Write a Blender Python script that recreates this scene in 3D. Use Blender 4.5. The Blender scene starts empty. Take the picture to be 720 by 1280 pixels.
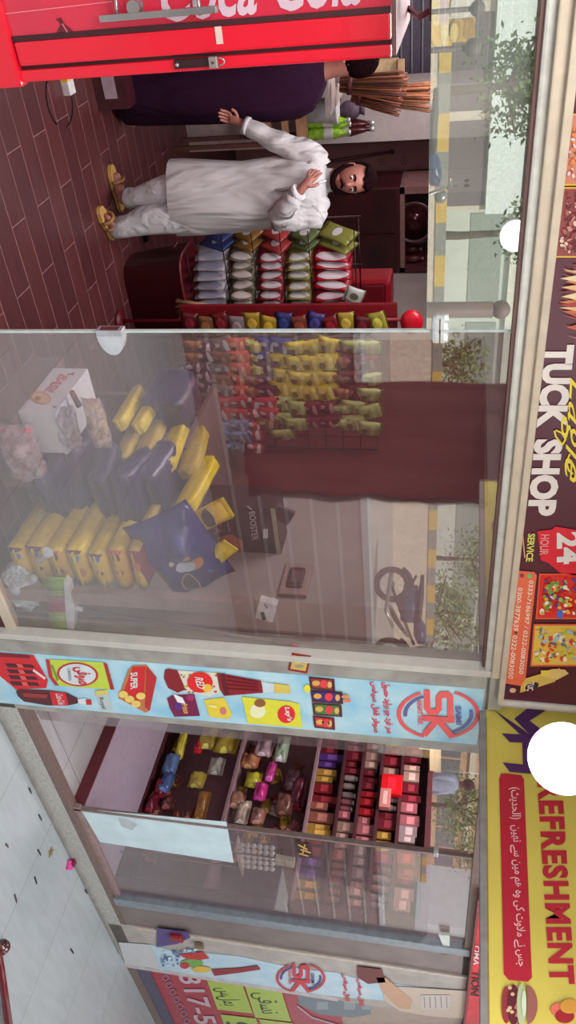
import bpy, bmesh, math, random
from mathutils import Vector, Matrix, noise
PI = math.pi
random.seed(7)
SC = bpy.context.scene
COL = SC.collection
# ------------------------------------------------------------------ camera
CAM = Vector((0.0, -2.5, 2.2)); FPX = 1010.3
YAW, PIT, ROL = math.radians(39.487), math.radians(11.301), math.radians(2.449)
_f = Vector((math.sin(YAW)*math.cos(PIT), math.cos(YAW)*math.cos(PIT), -math.sin(PIT)))
_r = Vector((math.cos(YAW), -math.sin(YAW), 0)); _u = _r.cross(_f)
UR = _r*math.cos(ROL) + _u*math.sin(ROL)      # direction of growing photo y (the photo lies on its side)
UU = -_r*math.sin(ROL) + _u*math.cos(ROL)     # direction of growing photo x = up in the world
cd = bpy.data.cameras.new('camera'); cam = bpy.data.objects.new('camera', cd); COL.objects.link(cam)
cd.sensor_fit = 'VERTICAL'; cd.sensor_height = 36.0; cd.lens = FPX/1280*36.0
cd.clip_start = .02; cd.clip_end = 300
# camera x axis = image right = world up (UU); camera y axis = image up = -UR ; camera looks along -z
m = Matrix((UU, -UR, -_f)).transposed().to_4x4(); m.translation = CAM
cam.matrix_world = m
SC.camera = cam
# ------------------------------------------------------------------ world, sun, exposure
SC.view_settings.view_transform = 'Standard'; SC.view_settings.look = 'None'
SC.view_settings.gamma = 1; SC.view_settings.exposure = 0.95
try: SC.view_settings.use_curve_mapping = False
except Exception: pass
w = bpy.data.worlds.new('sky'); SC.world = w; w.use_nodes = True
wn = w.node_tree; bg = wn.nodes['Background']
tc = wn.nodes.new('ShaderNodeTexCoord'); nz = wn.nodes.new('ShaderNodeTexNoise'); nz.inputs['Scale'].default_value = 2.2
nz.inputs['Detail'].default_value = 5
cr = wn.nodes.new('ShaderNodeValToRGB'); cr.color_ramp.elements[0].position = .38; cr.color_ramp.elements[0].color = (.62,.70,.78,1)
cr.color_ramp.elements[1].position = .62; cr.color_ramp.elements[1].color = (.95,.95,.93,1)
wn.links.new(tc.outputs['Generated'], nz.inputs['Vector']); wn.links.new(nz.outputs['Fac'], cr.inputs['Fac']); wn.links.new(cr.outputs['Color'], bg.inputs['Color'])
bg.inputs['Strength'].default_value = .8
sd = bpy.data.lights.new('sun', 'SUN'); sd.energy = 3.2; sd.angle = math.radians(2); sd.color = (1, .95, .86)
so = bpy.data.objects.new('sun', sd); COL.objects.link(so)
so.rotation_euler = Vector((-.25, -.62, -.80)).to_track_quat('-Z', 'Y').to_euler()

# added fill lights over the pavement and inside the rooms
def area(name, loc, sx, sy, energy, col=(1,1,1), rot=(0,0,0)):
    l = bpy.data.lights.new(name, 'AREA'); l.shape = 'RECTANGLE'; l.size = sx; l.size_y = sy; l.energy = energy; l.color = col
    o = bpy.data.objects.new(name, l); COL.objects.link(o); o.location = loc; o.rotation_euler = rot; return o
area('pavement_fill', (-.5,-1.7,3.1), 2.2, 1.6, 62, (1,.98,.95)); area('pavement_fill', (2.4,-2.4,3.1), 1.2, 1.2, 34, (1,.98,.95)); area('pavement_fill', (5.6,-1.7,3.1), 2.4, 1.6, 34, (.93,.97,1))  # fill lights added to brighten the shop front
area('shop_fill', (.9,1.6,2.7), 1.8, .8, 36, (1,.93,.94)); area('shop_fill', (.6,4.2,2.7), 1.6, 1.0, 25, (1,.88,.88)); area('side_room_fill', (4.9,1.0,2.7), 1.0, .8, 17, (1,.9,.92))  # fill lights added to brighten the interiors, no fixtures seen

# ------------------------------------------------------------------ photo pixel -> point in the place
def ray(px, py):
    return (_f + UR*((py-640)/FPX) + UU*((px-360)/FPX))
def onY(px, py, y=0.):
    d = ray(px, py); return CAM + d*((y-CAM.y)/d.y)
def onX(px, py, x):
    d = ray(px, py); return CAM + d*((x-CAM.x)/d.x)
def onZ(px, py, z=0.):
    d = ray(px, py); return CAM + d*((z-CAM.z)/d.z)

# ------------------------------------------------------------------ materials
def lin(c):
    r = []
    for v in c[:3]:
        v = v/255.
        r.append(v/12.92 if v <= .04045 else ((v+.055)/1.055)**2.4)
    return (r[0], r[1], r[2], 1)
MC = {}
def mat(c, rough=.6, metal=0., var=.12, scale=18., bump=0., key=None, c2=None, spec=.5, clear=0.):
    k = key or ('m', tuple(c), rough, metal, var, scale, bump, c2, spec, clear)
    if k in MC: return MC[k]
    m = bpy.data.materials.new('surface'); m.use_nodes = True
    nt = m.node_tree; b = nt.nodes['Principled BSDF']
    b.inputs['Roughness'].default_value = rough; b.inputs['Metallic'].default_value = metal
    b.inputs['Specular IOR Level'].default_value = spec
    if clear: b.inputs['Coat Weight'].default_value = clear
    t = nt.nodes.new('ShaderNodeTexCoord'); n = nt.nodes.new('ShaderNodeTexNoise'); n.inputs['Scale'].default_value = scale
    n.inputs['Detail'].default_value = 4
    nt.links.new(t.outputs['Object'], n.inputs['Vector'])
    mx = nt.nodes.new('ShaderNodeMix'); mx.data_type = 'RGBA'
    a = lin(c); bb = lin(c2) if c2 else (a[0]*(1-2*var), a[1]*(1-2*var), a[2]*(1-2*var), 1)
    mx.inputs[6].default_value = a; mx.inputs[7].default_value = bb
    mr = nt.nodes.new('ShaderNodeMapRange'); mr.inputs[1].default_value = .35; mr.inputs[2].default_value = .7
    nt.links.new(n.outputs['Fac'], mr.inputs[0]); nt.links.new(mr.outputs[0], mx.inputs[0]); nt.links.new(mx.outputs[2], b.inputs['Base Color'])
    if bump:
        bp = nt.nodes.new('ShaderNodeBump'); bp.inputs['Strength'].default_value = bump; bp.inputs['Distance'].default_value = .01
        nt.links.new(n.outputs['Fac'], bp.inputs['Height']); nt.links.new(bp.outputs['Normal'], b.inputs['Normal'])
    MC[k] = m
    return m
def cloth(c, rough=.85, fold=.5, stretch=.22, scale=9., dist=.03):
    k = ('cl', tuple(c), rough, fold, stretch, scale)
    if k in MC: return MC[k]
    m = bpy.data.materials.new('woven_cloth'); m.use_nodes = True; nt = m.node_tree; b = nt.nodes['Principled BSDF']
    b.inputs['Base Color'].default_value = lin(c); b.inputs['Roughness'].default_value = rough; b.inputs['Specular IOR Level'].default_value = .15
    t = nt.nodes.new('ShaderNodeTexCoord'); mp = nt.nodes.new('ShaderNodeMapping'); mp.inputs['Scale'].default_value = (1, 1, stretch); mp.inputs['Rotation'].default_value = (.15, .12, 0)
    n = nt.nodes.new('ShaderNodeTexNoise'); n.inputs['Scale'].default_value = scale; n.inputs['Detail'].default_value = 2.5; n.inputs['Distortion'].default_value = .6
    nt.links.new(t.outputs['Object'], mp.inputs[0]); nt.links.new(mp.outputs[0], n.inputs['Vector'])
    bp = nt.nodes.new('ShaderNodeBump'); bp.inputs['Strength'].default_value = fold; bp.inputs['Distance'].default_value = dist
    nt.links.new(n.outputs['Fac'], bp.inputs['Height']); nt.links.new(bp.outputs['Normal'], b.inputs['Normal'])
    MC[k] = m; return m
ORD = ['first','second','third','fourth','fifth','sixth','seventh','eighth','ninth','tenth','eleventh','twelfth','thirteenth','fourteenth','fifteenth','sixteenth','seventeenth','eighteenth','nineteenth','twentieth']+['%dth'%i for i in range(21,60)]
def emis(c, s=1.):
    k = ('e', tuple(c), s)
    if k in MC: return MC[k]
    m = bpy.data.materials.new('lamp_glow'); m.use_nodes = True; b = m.node_tree.nodes['Principled BSDF']
    b.inputs['Base Color'].default_value = lin(c); b.inputs['Emission Color'].default_value = lin(c); b.inputs['Emission Strength'].default_value = s
    MC[k] = m; return m
def glass(refl, tint=(.95,.96,.95), haze=0., rough=.0, hazec=(150,140,140)):
    k = ('g', refl, tint, haze, rough)
    if k in MC: return MC[k]
    m = bpy.data.materials.new('glass_sheet'); m.use_nodes = True; nt = m.node_tree
    for n in list(nt.nodes): nt.nodes.remove(n)
    o = nt.nodes.new('ShaderNodeOutputMaterial'); tr = nt.nodes.new('ShaderNodeBsdfTransparent'); tr.inputs[0].default_value = (*tint, 1)
    gl = nt.nodes.new('ShaderNodeBsdfGlossy'); gl.inputs['Roughness'].default_value = rough; gl.inputs['Color'].default_value = (.95,.97,.95,1)
    mx = nt.nodes.new('ShaderNodeMixShader'); fr = nt.nodes.new('ShaderNodeFresnel'); fr.inputs['IOR'].default_value = 1.5
    ad = nt.nodes.new('ShaderNodeMath'); ad.operation = 'ADD'; ad.inputs[1].default_value = refl; ad.use_clamp = True
    ge = nt.nodes.new('ShaderNodeNewGeometry'); io = nt.nodes.new('ShaderNodeMapRange'); io.inputs[3].default_value = 1.5; io.inputs[4].default_value = 1/1.5
    nt.links.new(ge.outputs['Backfacing'], io.inputs[0]); nt.links.new(io.outputs[0], fr.inputs['IOR'])
    nt.links.new(fr.outputs[0], ad.inputs[0]); nt.links.new(ad.outputs[0], mx.inputs[0]); nt.links.new(tr.outputs[0], mx.inputs[1]); nt.links.new(gl.outputs[0], mx.inputs[2])
    if haze:  # haze painted as a thin diffuse tint over the pane
        df = nt.nodes.new('ShaderNodeBsdfDiffuse'); df.inputs[0].default_value = lin(hazec)
        m2 = nt.nodes.new('ShaderNodeMixShader'); n = nt.nodes.new('ShaderNodeTexNoise'); n.inputs['Scale'].default_value = 3; n.inputs['Detail'].default_value = 6
        t = nt.nodes.new('ShaderNodeTexCoord'); nt.links.new(t.outputs['Object'], n.inputs['Vector'])
        mu = nt.nodes.new('ShaderNodeMath'); mu.operation = 'MULTIPLY'; mu.inputs[1].default_value = haze*2
        nt.links.new(n.outputs['Fac'], mu.inputs[0]); nt.links.new(mu.outputs[0], m2.inputs[0])
        nt.links.new(mx.outputs[0], m2.inputs[1]); nt.links.new(df.outputs[0], m2.inputs[2]); nt.links.new(m2.outputs[0], o.inputs[0])
    else: nt.links.new(mx.outputs[0], o.inputs[0])
    MC[k] = m; return m
def film(c, op=.5, rough=.15):
    """clear plastic film / bottle wall: partly see-through, glossy"""
    k = ('f', tuple(c), op, rough)
    if k in MC: return MC[k]
    m = bpy.data.materials.new('clear_plastic'); m.use_nodes = True; nt = m.node_tree; b = nt.nodes['Principled BSDF']
    o = nt.nodes['Material Output']; tr = nt.nodes.new('ShaderNodeBsdfTransparent'); tr.inputs[0].default_value = (*[.5+.5*v for v in lin(c)[:3]], 1)
    b.inputs['Base Color'].default_value = lin(c); b.inputs['Roughness'].default_value = rough
    mx = nt.nodes.new('ShaderNodeMixShader'); n = nt.nodes.new('ShaderNodeTexNoise'); n.inputs['Scale'].default_value = 25; n.inputs['Detail'].default_value = 3
    t = nt.nodes.new('ShaderNodeTexCoord'); nt.links.new(t.outputs['Object'], n.inputs['Vector'])
    mr = nt.nodes.new('ShaderNodeMapRange'); mr.inputs[1].default_value = .35; mr.inputs[2].default_value = .65; mr.inputs[3].default_value = max(0, op-.2); mr.inputs[4].default_value = min(1, op+.25)
    nt.links.new(n.outputs['Fac'], mr.inputs[0]); nt.links.new(mr.outputs[0], mx.inputs[0])
    nt.links.new(tr.outputs[0], mx.inputs[1]); nt.links.new(b.outputs[0], mx.inputs[2]); nt.links.new(mx.outputs[0], o.inputs[0])
    bp = nt.nodes.new('ShaderNodeBump'); bp.inputs['Strength'].default_value = .5; bp.inputs['Distance'].default_value = .01
    nt.links.new(n.outputs['Fac'], bp.inputs['Height']); nt.links.new(bp.outputs['Normal'], b.inputs['Normal'])
    MC[k] = m; return m
def tiles(c, c2, grout, bw, bh, off, mortar, rough=.4, loc=(0,0), swap=False, key=None, var=.5):
    m = bpy.data.materials.new('tile'); m.use_nodes = True; nt = m.node_tree; b = nt.nodes['Principled BSDF']
    t = nt.nodes.new('ShaderNodeTexCoord'); mp = nt.nodes.new('ShaderNodeMapping'); mp.vector_type = 'POINT'
    mp.inputs['Location'].default_value = (loc[0], loc[1], 0)
    if swap: mp.inputs['Rotation'].default_value = (0, 0, PI/2)
    br = nt.nodes.new('ShaderNodeTexBrick'); br.offset = off; br.inputs['Scale'].default_value = 1
    br.inputs['Brick Width'].default_value = bw; br.inputs['Row Height'].default_value = bh; br.inputs['Mortar Size'].default_value = mortar
    br.inputs['Mortar Smooth'].default_value = .1; br.inputs['Bias'].default_value = 0
    br.inputs['Color1'].default_value = lin(c); br.inputs['Color2'].default_value = lin(c2); br.inputs['Mortar'].default_value = lin(grout)
    nt.links.new(t.outputs['Object'], mp.inputs[0]); nt.links.new(mp.outputs[0], br.inputs['Vector'])
    n = nt.nodes.new('ShaderNodeTexNoise'); n.inputs['Scale'].default_value = 4; n.inputs['Detail'].default_value = 6
    m2 = nt.nodes.new('ShaderNodeMapping'); m2.inputs['Scale'].default_value = (1, 6, 1)
    nt.links.new(t.outputs['Object'], m2.inputs[0]); nt.links.new(m2.outputs[0], n.inputs['Vector'])
    mx = nt.nodes.new('ShaderNodeMix'); mx.data_type = 'RGBA'; mx.blend_type = 'MULTIPLY'
    cr = nt.nodes.new('ShaderNodeValToRGB'); cr.color_ramp.elements[0].color = (1-var, 1-var, 1-var, 1); cr.color_ramp.elements[0].position = .3; cr.color_ramp.elements[1].position = .65
    nt.links.new(n.outputs['Fac'], cr.inputs[0]); mx.inputs[0].default_value = 1
    nt.links.new(br.outputs['Color'], mx.inputs[6]); nt.links.new(cr.outputs[0], mx.inputs[7]); nt.links.new(mx.outputs[2], b.inputs['Base Color'])
    b.inputs['Roughness'].default_value = rough
    return m

# ------------------------------------------------------------------ mesh helpers
class MB:
    """collects shapes, build() links them as ONE mesh object (origin at given point)"""
    def __init__(s): s.bm = bmesh.new(); s.mats = []
    def mi(s, m):
        if m is None: return 0
        if m not in s.mats: s.mats.append(m)
        return s.mats.index(m)
    def _tag(s, vs, m):
        i = s.mi(m)
        for f in {f for v in vs for f in v.link_faces}: f.material_index = i
    def box(s, a, b, m=None, bev=0., rot=None, piv=None):
        a = Vector(a); b = Vector(b); c = (a+b)/2; d = b-a
        r = bmesh.ops.create_cube(s.bm, size=1); vs = r['verts']
        for v in vs: v.co = Vector((v.co.x*d.x, v.co.y*d.y, v.co.z*d.z)) + c
        if bev:
            es = list({e for v in vs for e in v.link_edges})
            q = bmesh.ops.bevel(s.bm, geom=es, offset=bev, segments=2, affect='EDGES', profile=.6)
            vs = [v for v in q['verts'] if v.is_valid]
            vs = list({v for f in q['faces'] for v in f.verts} | set(vs))
            fs = set(q['faces'])
            allv = set(vs)
            for v in list(allv):
                for f in v.link_faces: fs.add(f)
            vs = list({v for f in fs for v in f.verts})
        if rot is not None:
            p = Vector(piv) if piv is not None else c
            for v in vs: v.co = rot @ (v.co-p) + p
        s._tag(vs, m); return vs
    def obox(s, c, ax, ay, az, m=None, bev=0):
        """box by centre and three half-axis vectors"""
        r = bmesh.ops.create_cube(s.bm, size=2); vs = r['verts']; c = Vector(c)
        for v in vs: v.co = c + Vector(ax)*v.co.x + Vector(ay)*v.co.y + Vector(az)*v.co.z
        s._tag(vs, m)
        if bev:
            es = list({e for v in vs for e in v.link_edges}); i = s.mi(m)
            q = bmesh.ops.bevel(s.bm, geom=es, offset=bev, segments=2, affect='EDGES', profile=.6)
            for f in q['faces']: f.material_index = i
        return vs
    def tube(s, pts, r, m=None, n=8, cap=True):
        """tube along points; r number or list"""
        pts = [Vector(p) for p in pts]; rs = r if isinstance(r, (list, tuple)) else [r]*len(pts)
        rings = []; up = None
        for i, p in enumerate(pts):
            t = (pts[min(i+1, len(pts)-1)] - pts[max(i-1, 0)]).normalized()
            if up is None:
                up = Vector((0,0,1)) if abs(t.z) < .9 else Vector((1,0,0))
            x = t.cross(up).normalized(); y = x.cross(t).normalized(); up = y
            rings.append([s.bm.verts.new(p + (x*math.cos(2*PI*k/n) + y*math.sin(2*PI*k/n))*rs[i]) for k in range(n)])
        i0 = s.mi(m)
        for a, b in zip(rings, rings[1:]):
            for k in range(n):
                f = s.bm.faces.new((a[k], a[(k+1)%n], b[(k+1)%n], b[k])); f.material_index = i0; f.smooth = True
        if cap:
            for rg in (rings[0][::-1], rings[-1]):
                try: f = s.bm.faces.new(rg); f.material_index = i0
                except ValueError: pass
        return rings
    def loft(s, rings, m=None, cap=True, smooth=True, wob=0., seed=0):
        """rings: list of (centre, axis_x vec, axis_y vec) ellipses"""
        n = 20; R = []; i0 = s.mi(m)
        for j, (c, ax, ay) in enumerate(rings):
            c = Vector(c); ax = Vector(ax); ay = Vector(ay); row = []
            for k in range(n):
                a = 2*PI*k/n; w_ = 1.
                if wob: w_ = 1 + wob*math.sin(a*5+seed+j*.25) + wob*.7*noise.noise(Vector((math.cos(a)*2, math.sin(a)*2, j*.45+seed)))
                row.append(s.bm.verts.new(c + (ax*math.cos(a) + ay*math.sin(a))*w_))
            R.append(row)
        for a, b in zip(R, R[1:]):
            for k in range(n):
                f = s.bm.faces.new((a[k], a[(k+1)%n], b[(k+1)%n], b[k])); f.material_index = i0; f.smooth = smooth
        if cap:
            for rg in (R[0][::-1], R[-1]): f = s.bm.faces.new(rg); f.material_index = i0
        return R
    def lathe(s, prof, c, m=None, n=20, axis=None, ms=None):
        """prof list of (r,z) around vertical axis at c (or along axis vec)"""
        c = Vector(c); az = Vector(axis).normalized() if axis is not None else Vector((0,0,1))
        ax = az.orthogonal().normalized(); ay = az.cross(ax); R = []
        for r, z in prof: R.append([s.bm.verts.new(c + az*z + (ax*math.cos(2*PI*k/n) + ay*math.sin(2*PI*k/n))*max(r, 1e-4)) for k in range(n)])
        for j, (a, b) in enumerate(zip(R, R[1:])):
            i0 = s.mi(ms[j] if ms else m)
            for k in range(n):
                f = s.bm.faces.new((a[k], a[(k+1)%n], b[(k+1)%n], b[k])); f.material_index = i0; f.smooth = True
        for rg, mm in ((R[0][::-1], ms[0] if ms else m), (R[-1], ms[-1] if ms else m)):
            f = s.bm.faces.new(rg); f.material_index = s.mi(mm)
    def ball(s, c, r, m=None, sc=(1,1,1), seg=14, rot=None):
        q = bmesh.ops.create_uvsphere(s.bm, u_segments=seg, v_segments=max(6, seg*2//3), radius=1); c = Vector(c)
        for v in q['verts']:
            d = Vector((v.co.x*r*sc[0], v.co.y*r*sc[1], v.co.z*r*sc[2]))
            v.co = c + (rot @ d if rot is not None else d)
        s._tag(q['verts'], m)
        for f in {f for v in q['verts'] for f in v.link_faces}: f.smooth = True
        return q['verts']
    def poly(s, pts, m=None, th=None):
        vs = [s.bm.verts.new(Vector(p)) for p in pts]
        f = s.bm.faces.new(vs); f.material_index = s.mi(m)
        if th is not None:
            r = bmesh.ops.extrude_face_region(s.bm, geom=[f]); nv = [g for g in r['geom'] if isinstance(g, bmesh.types.BMVert)]
            for v in nv: v.co += Vector(th)
            i = s.mi(m)
            for v in nv:
                for ff in v.link_faces: ff.material_index = i
        return f
    def pillow(s, c, ax, ay, az, m=None, m_end=None, nx=8, ny=10, seed=0, wr=.15):
        """packet: half axes ax (width), ay (length, crimped ends), az (half thickness)"""
        c = Vector(c); ax = Vector(ax); ay = Vector(ay); az = Vector(az); G = {}
        i0 = s.mi(m); i1 = s.mi(m_end) if m_end else i0
        for sd in (1, -1):
            for i in range(nx+1):
                for j in range(ny+1):
                    u = -1+2*i/nx; v = -1+2*j/ny
                    edge = i in (0, nx) or j in (0, ny)
                    if edge and sd == -1: G[(sd, i, j)] = G[(1, i, j)]; continue
                    h = max(0, (1-u**4))**.6 * max(0, (1-abs(v)**3))**.7
                    h *= 1 + wr*noise.noise(Vector((u*2+seed, v*2, sd*3+seed)))*2
                    uu = u*(1-.06*(1-v*v)) ; h = 0 if edge else h
                    G[(sd, i, j)] = s.bm.verts.new(c + ax*uu + ay*v + az*h*sd)
        for sd in (1, -1):
            for i in range(nx):
                for j in range(ny):
                    q = [G[(sd, i, j)], G[(sd, i+1, j)], G[(sd, i+1, j+1)], G[(sd, i, j+1)]]
                    if sd == -1: q.reverse()
                    f = s.bm.faces.new(q); f.smooth = True; f.material_index = i1 if j in (0, ny-1) else i0
    def build(s, name, parent=None, origin=None, smooth=False):
        me = bpy.data.meshes.new(name)
        bmesh.ops.recalc_face_normals(s.bm, faces=s.bm.faces)
        if origin is None:
            if parent is not None: origin = Vector((0,0,0)); inv = parent_world(parent).inverted(); 
            else:
                xs = [v.co for v in s.bm.verts]; lo = Vector([min(v[i] for v in xs) for i in range(3)]); hi = Vector([max(v[i] for v in xs) for i in range(3)])
                origin = Vector(((lo.x+hi.x)/2, (lo.y+hi.y)/2, lo.z))
        origin = Vector(origin)
        ob = bpy.data.objects.new(name, me); COL.objects.link(ob)
        if parent is not None:
            W = parent_world(parent); inv = W.inverted()
            for v in s.bm.verts: v.co = inv @ v.co
            ob.parent = parent
        else:
            for v in s.bm.verts: v.co -= origin
            ob.location = origin
        if smooth:
            for f in s.bm.faces: f.smooth = True
        s.bm.to_mesh(me); s.bm.free()
        for m_ in s.mats: me.materials.append(m_)
        return ob
def parent_world(o):
    M_ = Matrix.Identity(4)
    while o is not None:
        M_ = Matrix.LocRotScale(o.location, o.rotation_euler, o.scale) @ M_; o = o.parent
    return M_
def tag(o, label=None, cat=None, group=None, kind=None):
    if label: o['label'] = label
    if cat: o['category'] = cat
    if group: o['group'] = group
    if kind: o['kind'] = kind
    return o
def thing(name, loc, label, cat, group=None, rz=0):
    o = bpy.data.objects.new(name, None); COL.objects.link(o); o.location = loc; o.rotation_euler = (0, 0, rz)
    o.empty_display_size = .05
    return tag(o, label, cat, group)
def struct(o): o['kind'] = 'structure'; return o
def copy_tree(o, parent=None):
    c = o.copy(); COL.objects.link(c)
    if parent is not None: c.parent = parent
    for ch in list(o.children): copy_tree(ch, c)
    return c
def boxobj(name, a, b, m, parent=None, bev=0., **k):
    q = MB(); q.box(a, b, m, bev); return q.build(name, parent)
# ---- text -> mesh geometry, cached, in a unit box
TC = {}
def text_geo(s, bold=.0, shear=0., spacing=1.):
    k = (s, bold, shear, spacing)
    if k in TC: return TC[k]
    cu = bpy.data.curves.new('t', 'FONT'); cu.body = s; cu.offset = bold; cu.shear = shear; cu.space_character = spacing; cu.resolution_u = 3
    ob = bpy.data.objects.new('t', cu); COL.objects.link(ob)
    bpy.context.view_layer.update()
    me = bpy.data.meshes.new_from_object(ob.evaluated_get(bpy.context.evaluated_depsgraph_get()))
    vs = [tuple(v.co[:2]) for v in me.vertices]; fs = [tuple(p.vertices) for p in me.polygons]
    bpy.data.objects.remove(ob); bpy.data.curves.remove(cu); bpy.data.meshes.remove(me)
    if vs:
        x0 = min(v[0] for v in vs); x1 = max(v[0] for v in vs); y0 = min(v[1] for v in vs); y1 = max(v[1] for v in vs)
        vs = [((x-x0)/(x1-x0+1e-9), (y-y0)/(y1-y0+1e-9)) for x, y in vs]
    TC[k] = (vs, fs); return TC[k]
class Art:
    """flat printing on a real plane: shapes given where they stand, built as one mesh a hair above the surface"""
    def __init__(s, fn, step=.0012): s.fn = fn; s.mb = MB(); s.step = step; s.l = 1
    def P(s, px, py): return s.fn(px, py, s.step*s.l)
    def poly(s, pts, c, l=None, **k):
        if l is not None: s.l = l
        s.mb.poly([s.P(*p) for p in pts], mat(c, .45, var=.04, **k))
    def rect(s, px0, py0, px1, py1, c, l=None, rnd=0):
        if rnd:
            pts = []
            for cx, cy, a0 in ((px1-rnd, py1-rnd, 0), (px0+rnd, py1-rnd, 1), (px0+rnd, py0+rnd, 2), (px1-rnd, py0+rnd, 3)):
                for q in range(5):
                    a = (a0+q/4)*PI/2; pts.append((cx+rnd*math.cos(a), cy+rnd*math.sin(a)))
            s.poly(pts, c, l)
        else: s.poly([(px0,py0),(px1,py0),(px1,py1),(px0,py1)], c, l)
    def ell(s, px, py, rx, ry, c, l=None, rot=0, n=24, a0=0, a1=2*PI):
        pts = []
        for k in range(n):
            a = a0+(a1-a0)*k/(n if a1-a0 > 6.2 else n-1); x = rx*math.cos(a); y = ry*math.sin(a)
            pts.append((px+x*math.cos(rot)-y*math.sin(rot), py+x*math.sin(rot)+y*math.cos(rot)))
        s.poly(pts, c, l)
    def arc(s, px, py, rx, ry, wd, a0, a1, c, l=None, n=20):
        if l is not None: s.l = l
        m_ = mat(c, .45, var=.04)
        for k in range(n):
            q = []
            for a, f in ((a0+(a1-a0)*k/n, 1), (a0+(a1-a0)*(k+1)/n, 1), (a0+(a1-a0)*(k+1)/n, 0), (a0+(a1-a0)*k/n, 0)):
                q.append(s.P(px+(rx-wd*(1-f))*math.cos(a), py+(ry-wd*(1-f)*ry/rx)*math.sin(a)))
            s.mb.poly(q, m_)
    def stroke(s, pts, wd, c, l=None):
        if l is not None: s.l = l
        m_ = mat(c, .45, var=.04)
        for a, b in zip(pts, pts[1:]):
            s.l += .06
            dx = b[0]-a[0]; dy = b[1]-a[1]; L = math.hypot(dx, dy) or 1; nx = -dy/L*wd/2; ny = dx/L*wd/2; ex = dx/L*wd*.25; ey = dy/L*wd*.25
            s.mb.poly([s.P(a[0]+nx-ex, a[1]+ny-ey), s.P(b[0]+nx+ex, b[1]+ny+ey), s.P(b[0]-nx+ex, b[1]-ny+ey), s.P(a[0]-nx-ex, a[1]-ny-ey)], m_)
    def text(s, t, bl, br, tl, c, l=None, bold=0., shear=0., spacing=1.):
        """bl, br, tl: photo points of the text box's bottom left, bottom right, top left (as read upright)"""
        if l is not None: s.l = l
        vs, fs = text_geo(t, bold, shear, spacing); m_ = mat(c, .45, var=.04); i = s.mb.mi(m_)
        V = []
        for x, y in vs:
            V.append(s.mb.bm.verts.new(s.P(bl[0]+(br[0]-bl[0])*x+(tl[0]-bl[0])*y, bl[1]+(br[1]-bl[1])*x+(tl[1]-bl[1])*y)))
        for f in fs:
            try: ff = s.mb.bm.faces.new([V[q] for q in f]); ff.material_index = i
            except ValueError: pass
    def build(s, name, parent): return s.mb.build(name, parent)
def planeY(y): return lambda px, py, o: onY(px, py, y-o)
def planeX(x): return lambda px, py, o: onX(px, py, x-o)
# ================================================================== THE SHELL
WHITE=(214,212,206); GREY=(168,166,164)
m_plank = tiles((88,44,46),(76,36,40),(150,108,106),.61,.155,.5,.0022,rough=.38,loc=(.31,.01),var=.28)
m_pave = tiles((176,182,186),(168,174,178),(110,108,110),.69,1.36,.5,.002,rough=.35,loc=(.33,.63),var=.12)
m_in = tiles((178,174,176),(172,168,172),(110,104,106),.6,.6,0,.003,rough=.35,var=.12)
struct(boxobj('floor',(-3,0,-.27),(3.15,8,0),m_plank))
struct(boxobj('floor_side_room',(3.15,.0,-.27),(8,4,-.15),m_in))
struct(boxobj('pavement',(-8,-3.9,-.4),(14,-.002,-.27),m_pave))
m_wall = mat((196,186,184),.8,var=.06,scale=3); m_dwall = mat((120,70,74),.8,var=.2,scale=2)
struct(boxobj('wall_back',(-3,6.6,0),(3.15,6.75,2.75),mat((150,110,108),.8)))
struct(boxobj('wall_left',(-3.1,0,0),(-3,6.75,2.75),m_wall))
struct(boxobj('wall_right',(3.12,.3,-.15),(3.24,6.75,2.75),mat((172,160,156),.75,var=.08,scale=4)))
struct(boxobj('ceiling',(-3.1,.1,2.75),(8.1,6.75,2.85),mat((110,84,84),.8)))
struct(boxobj('wall_side_room_back',(3.24,4,-.15),(8,4.1,2.75),mat((150,120,120),.8)))
struct(boxobj('wall_side_room_right',(6.35,.35,-.15),(6.45,4,2.75),mat((150,120,120),.8)))
struct(boxobj('roof',(-8,-.0,3.0),(14,8,5.2),mat((190,184,176),.8)))
struct(boxobj('added_canopy',(-8,-3.3,3.12),(14,-.02,3.24),mat((196,188,180),.8)))  # unseen, added to keep direct sun off the shop front
# concrete kerb and aluminium sill under the right opening
m_kerb = mat((186,184,178),.8,var=.14,scale=60,bump=.3)
q=MB(); q.box((2.91,-.03,-.27),(6.62,.0,-.14),m_kerb); q.box((2.9,-.05,-.272),(6.7,-.028,-.245),mat((150,146,142),.85)); q.build('trim_1'); struct(bpy.data.objects['trim_1'])
m_alu = mat((134,112,106),.45,.35,var=.1,scale=30); m_brown = mat((112,78,74),.5,.2,var=.12,scale=10)
m_frame = mat((206,190,170),.5,.1,var=.08,scale=12); m_white = mat((205,205,203),.5,var=.08,scale=9)
q=MB(); q.box((3.56,-.025,-.14),(6.2,.05,-.1),m_alu); q.box((4.6,-.0,-.1),(6.2,.03,-.055),mat((176,150,146),.4,.4)); q.build('trim_2'); struct(bpy.data.objects['trim_2'])
# beam over the glass front
q=MB(); q.box((-2.5,-.06,2.415),(2.93,.08,2.462),m_frame,.006); q.box((-2.5,-.035,2.385),(2.91,.06,2.42),mat((206,204,196),.4,.2),.008)
q.box((-2.5,-.02,2.374),(2.9,.05,2.39),m_brown); q.box((-2.5,.0,2.46),(2.95,.1,3.0),m_wall)
q.box((2.91,0,2.46),(8,.1,3.0),m_wall); q.build('trim_3'); struct(bpy.data.objects['trim_3'])
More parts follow.
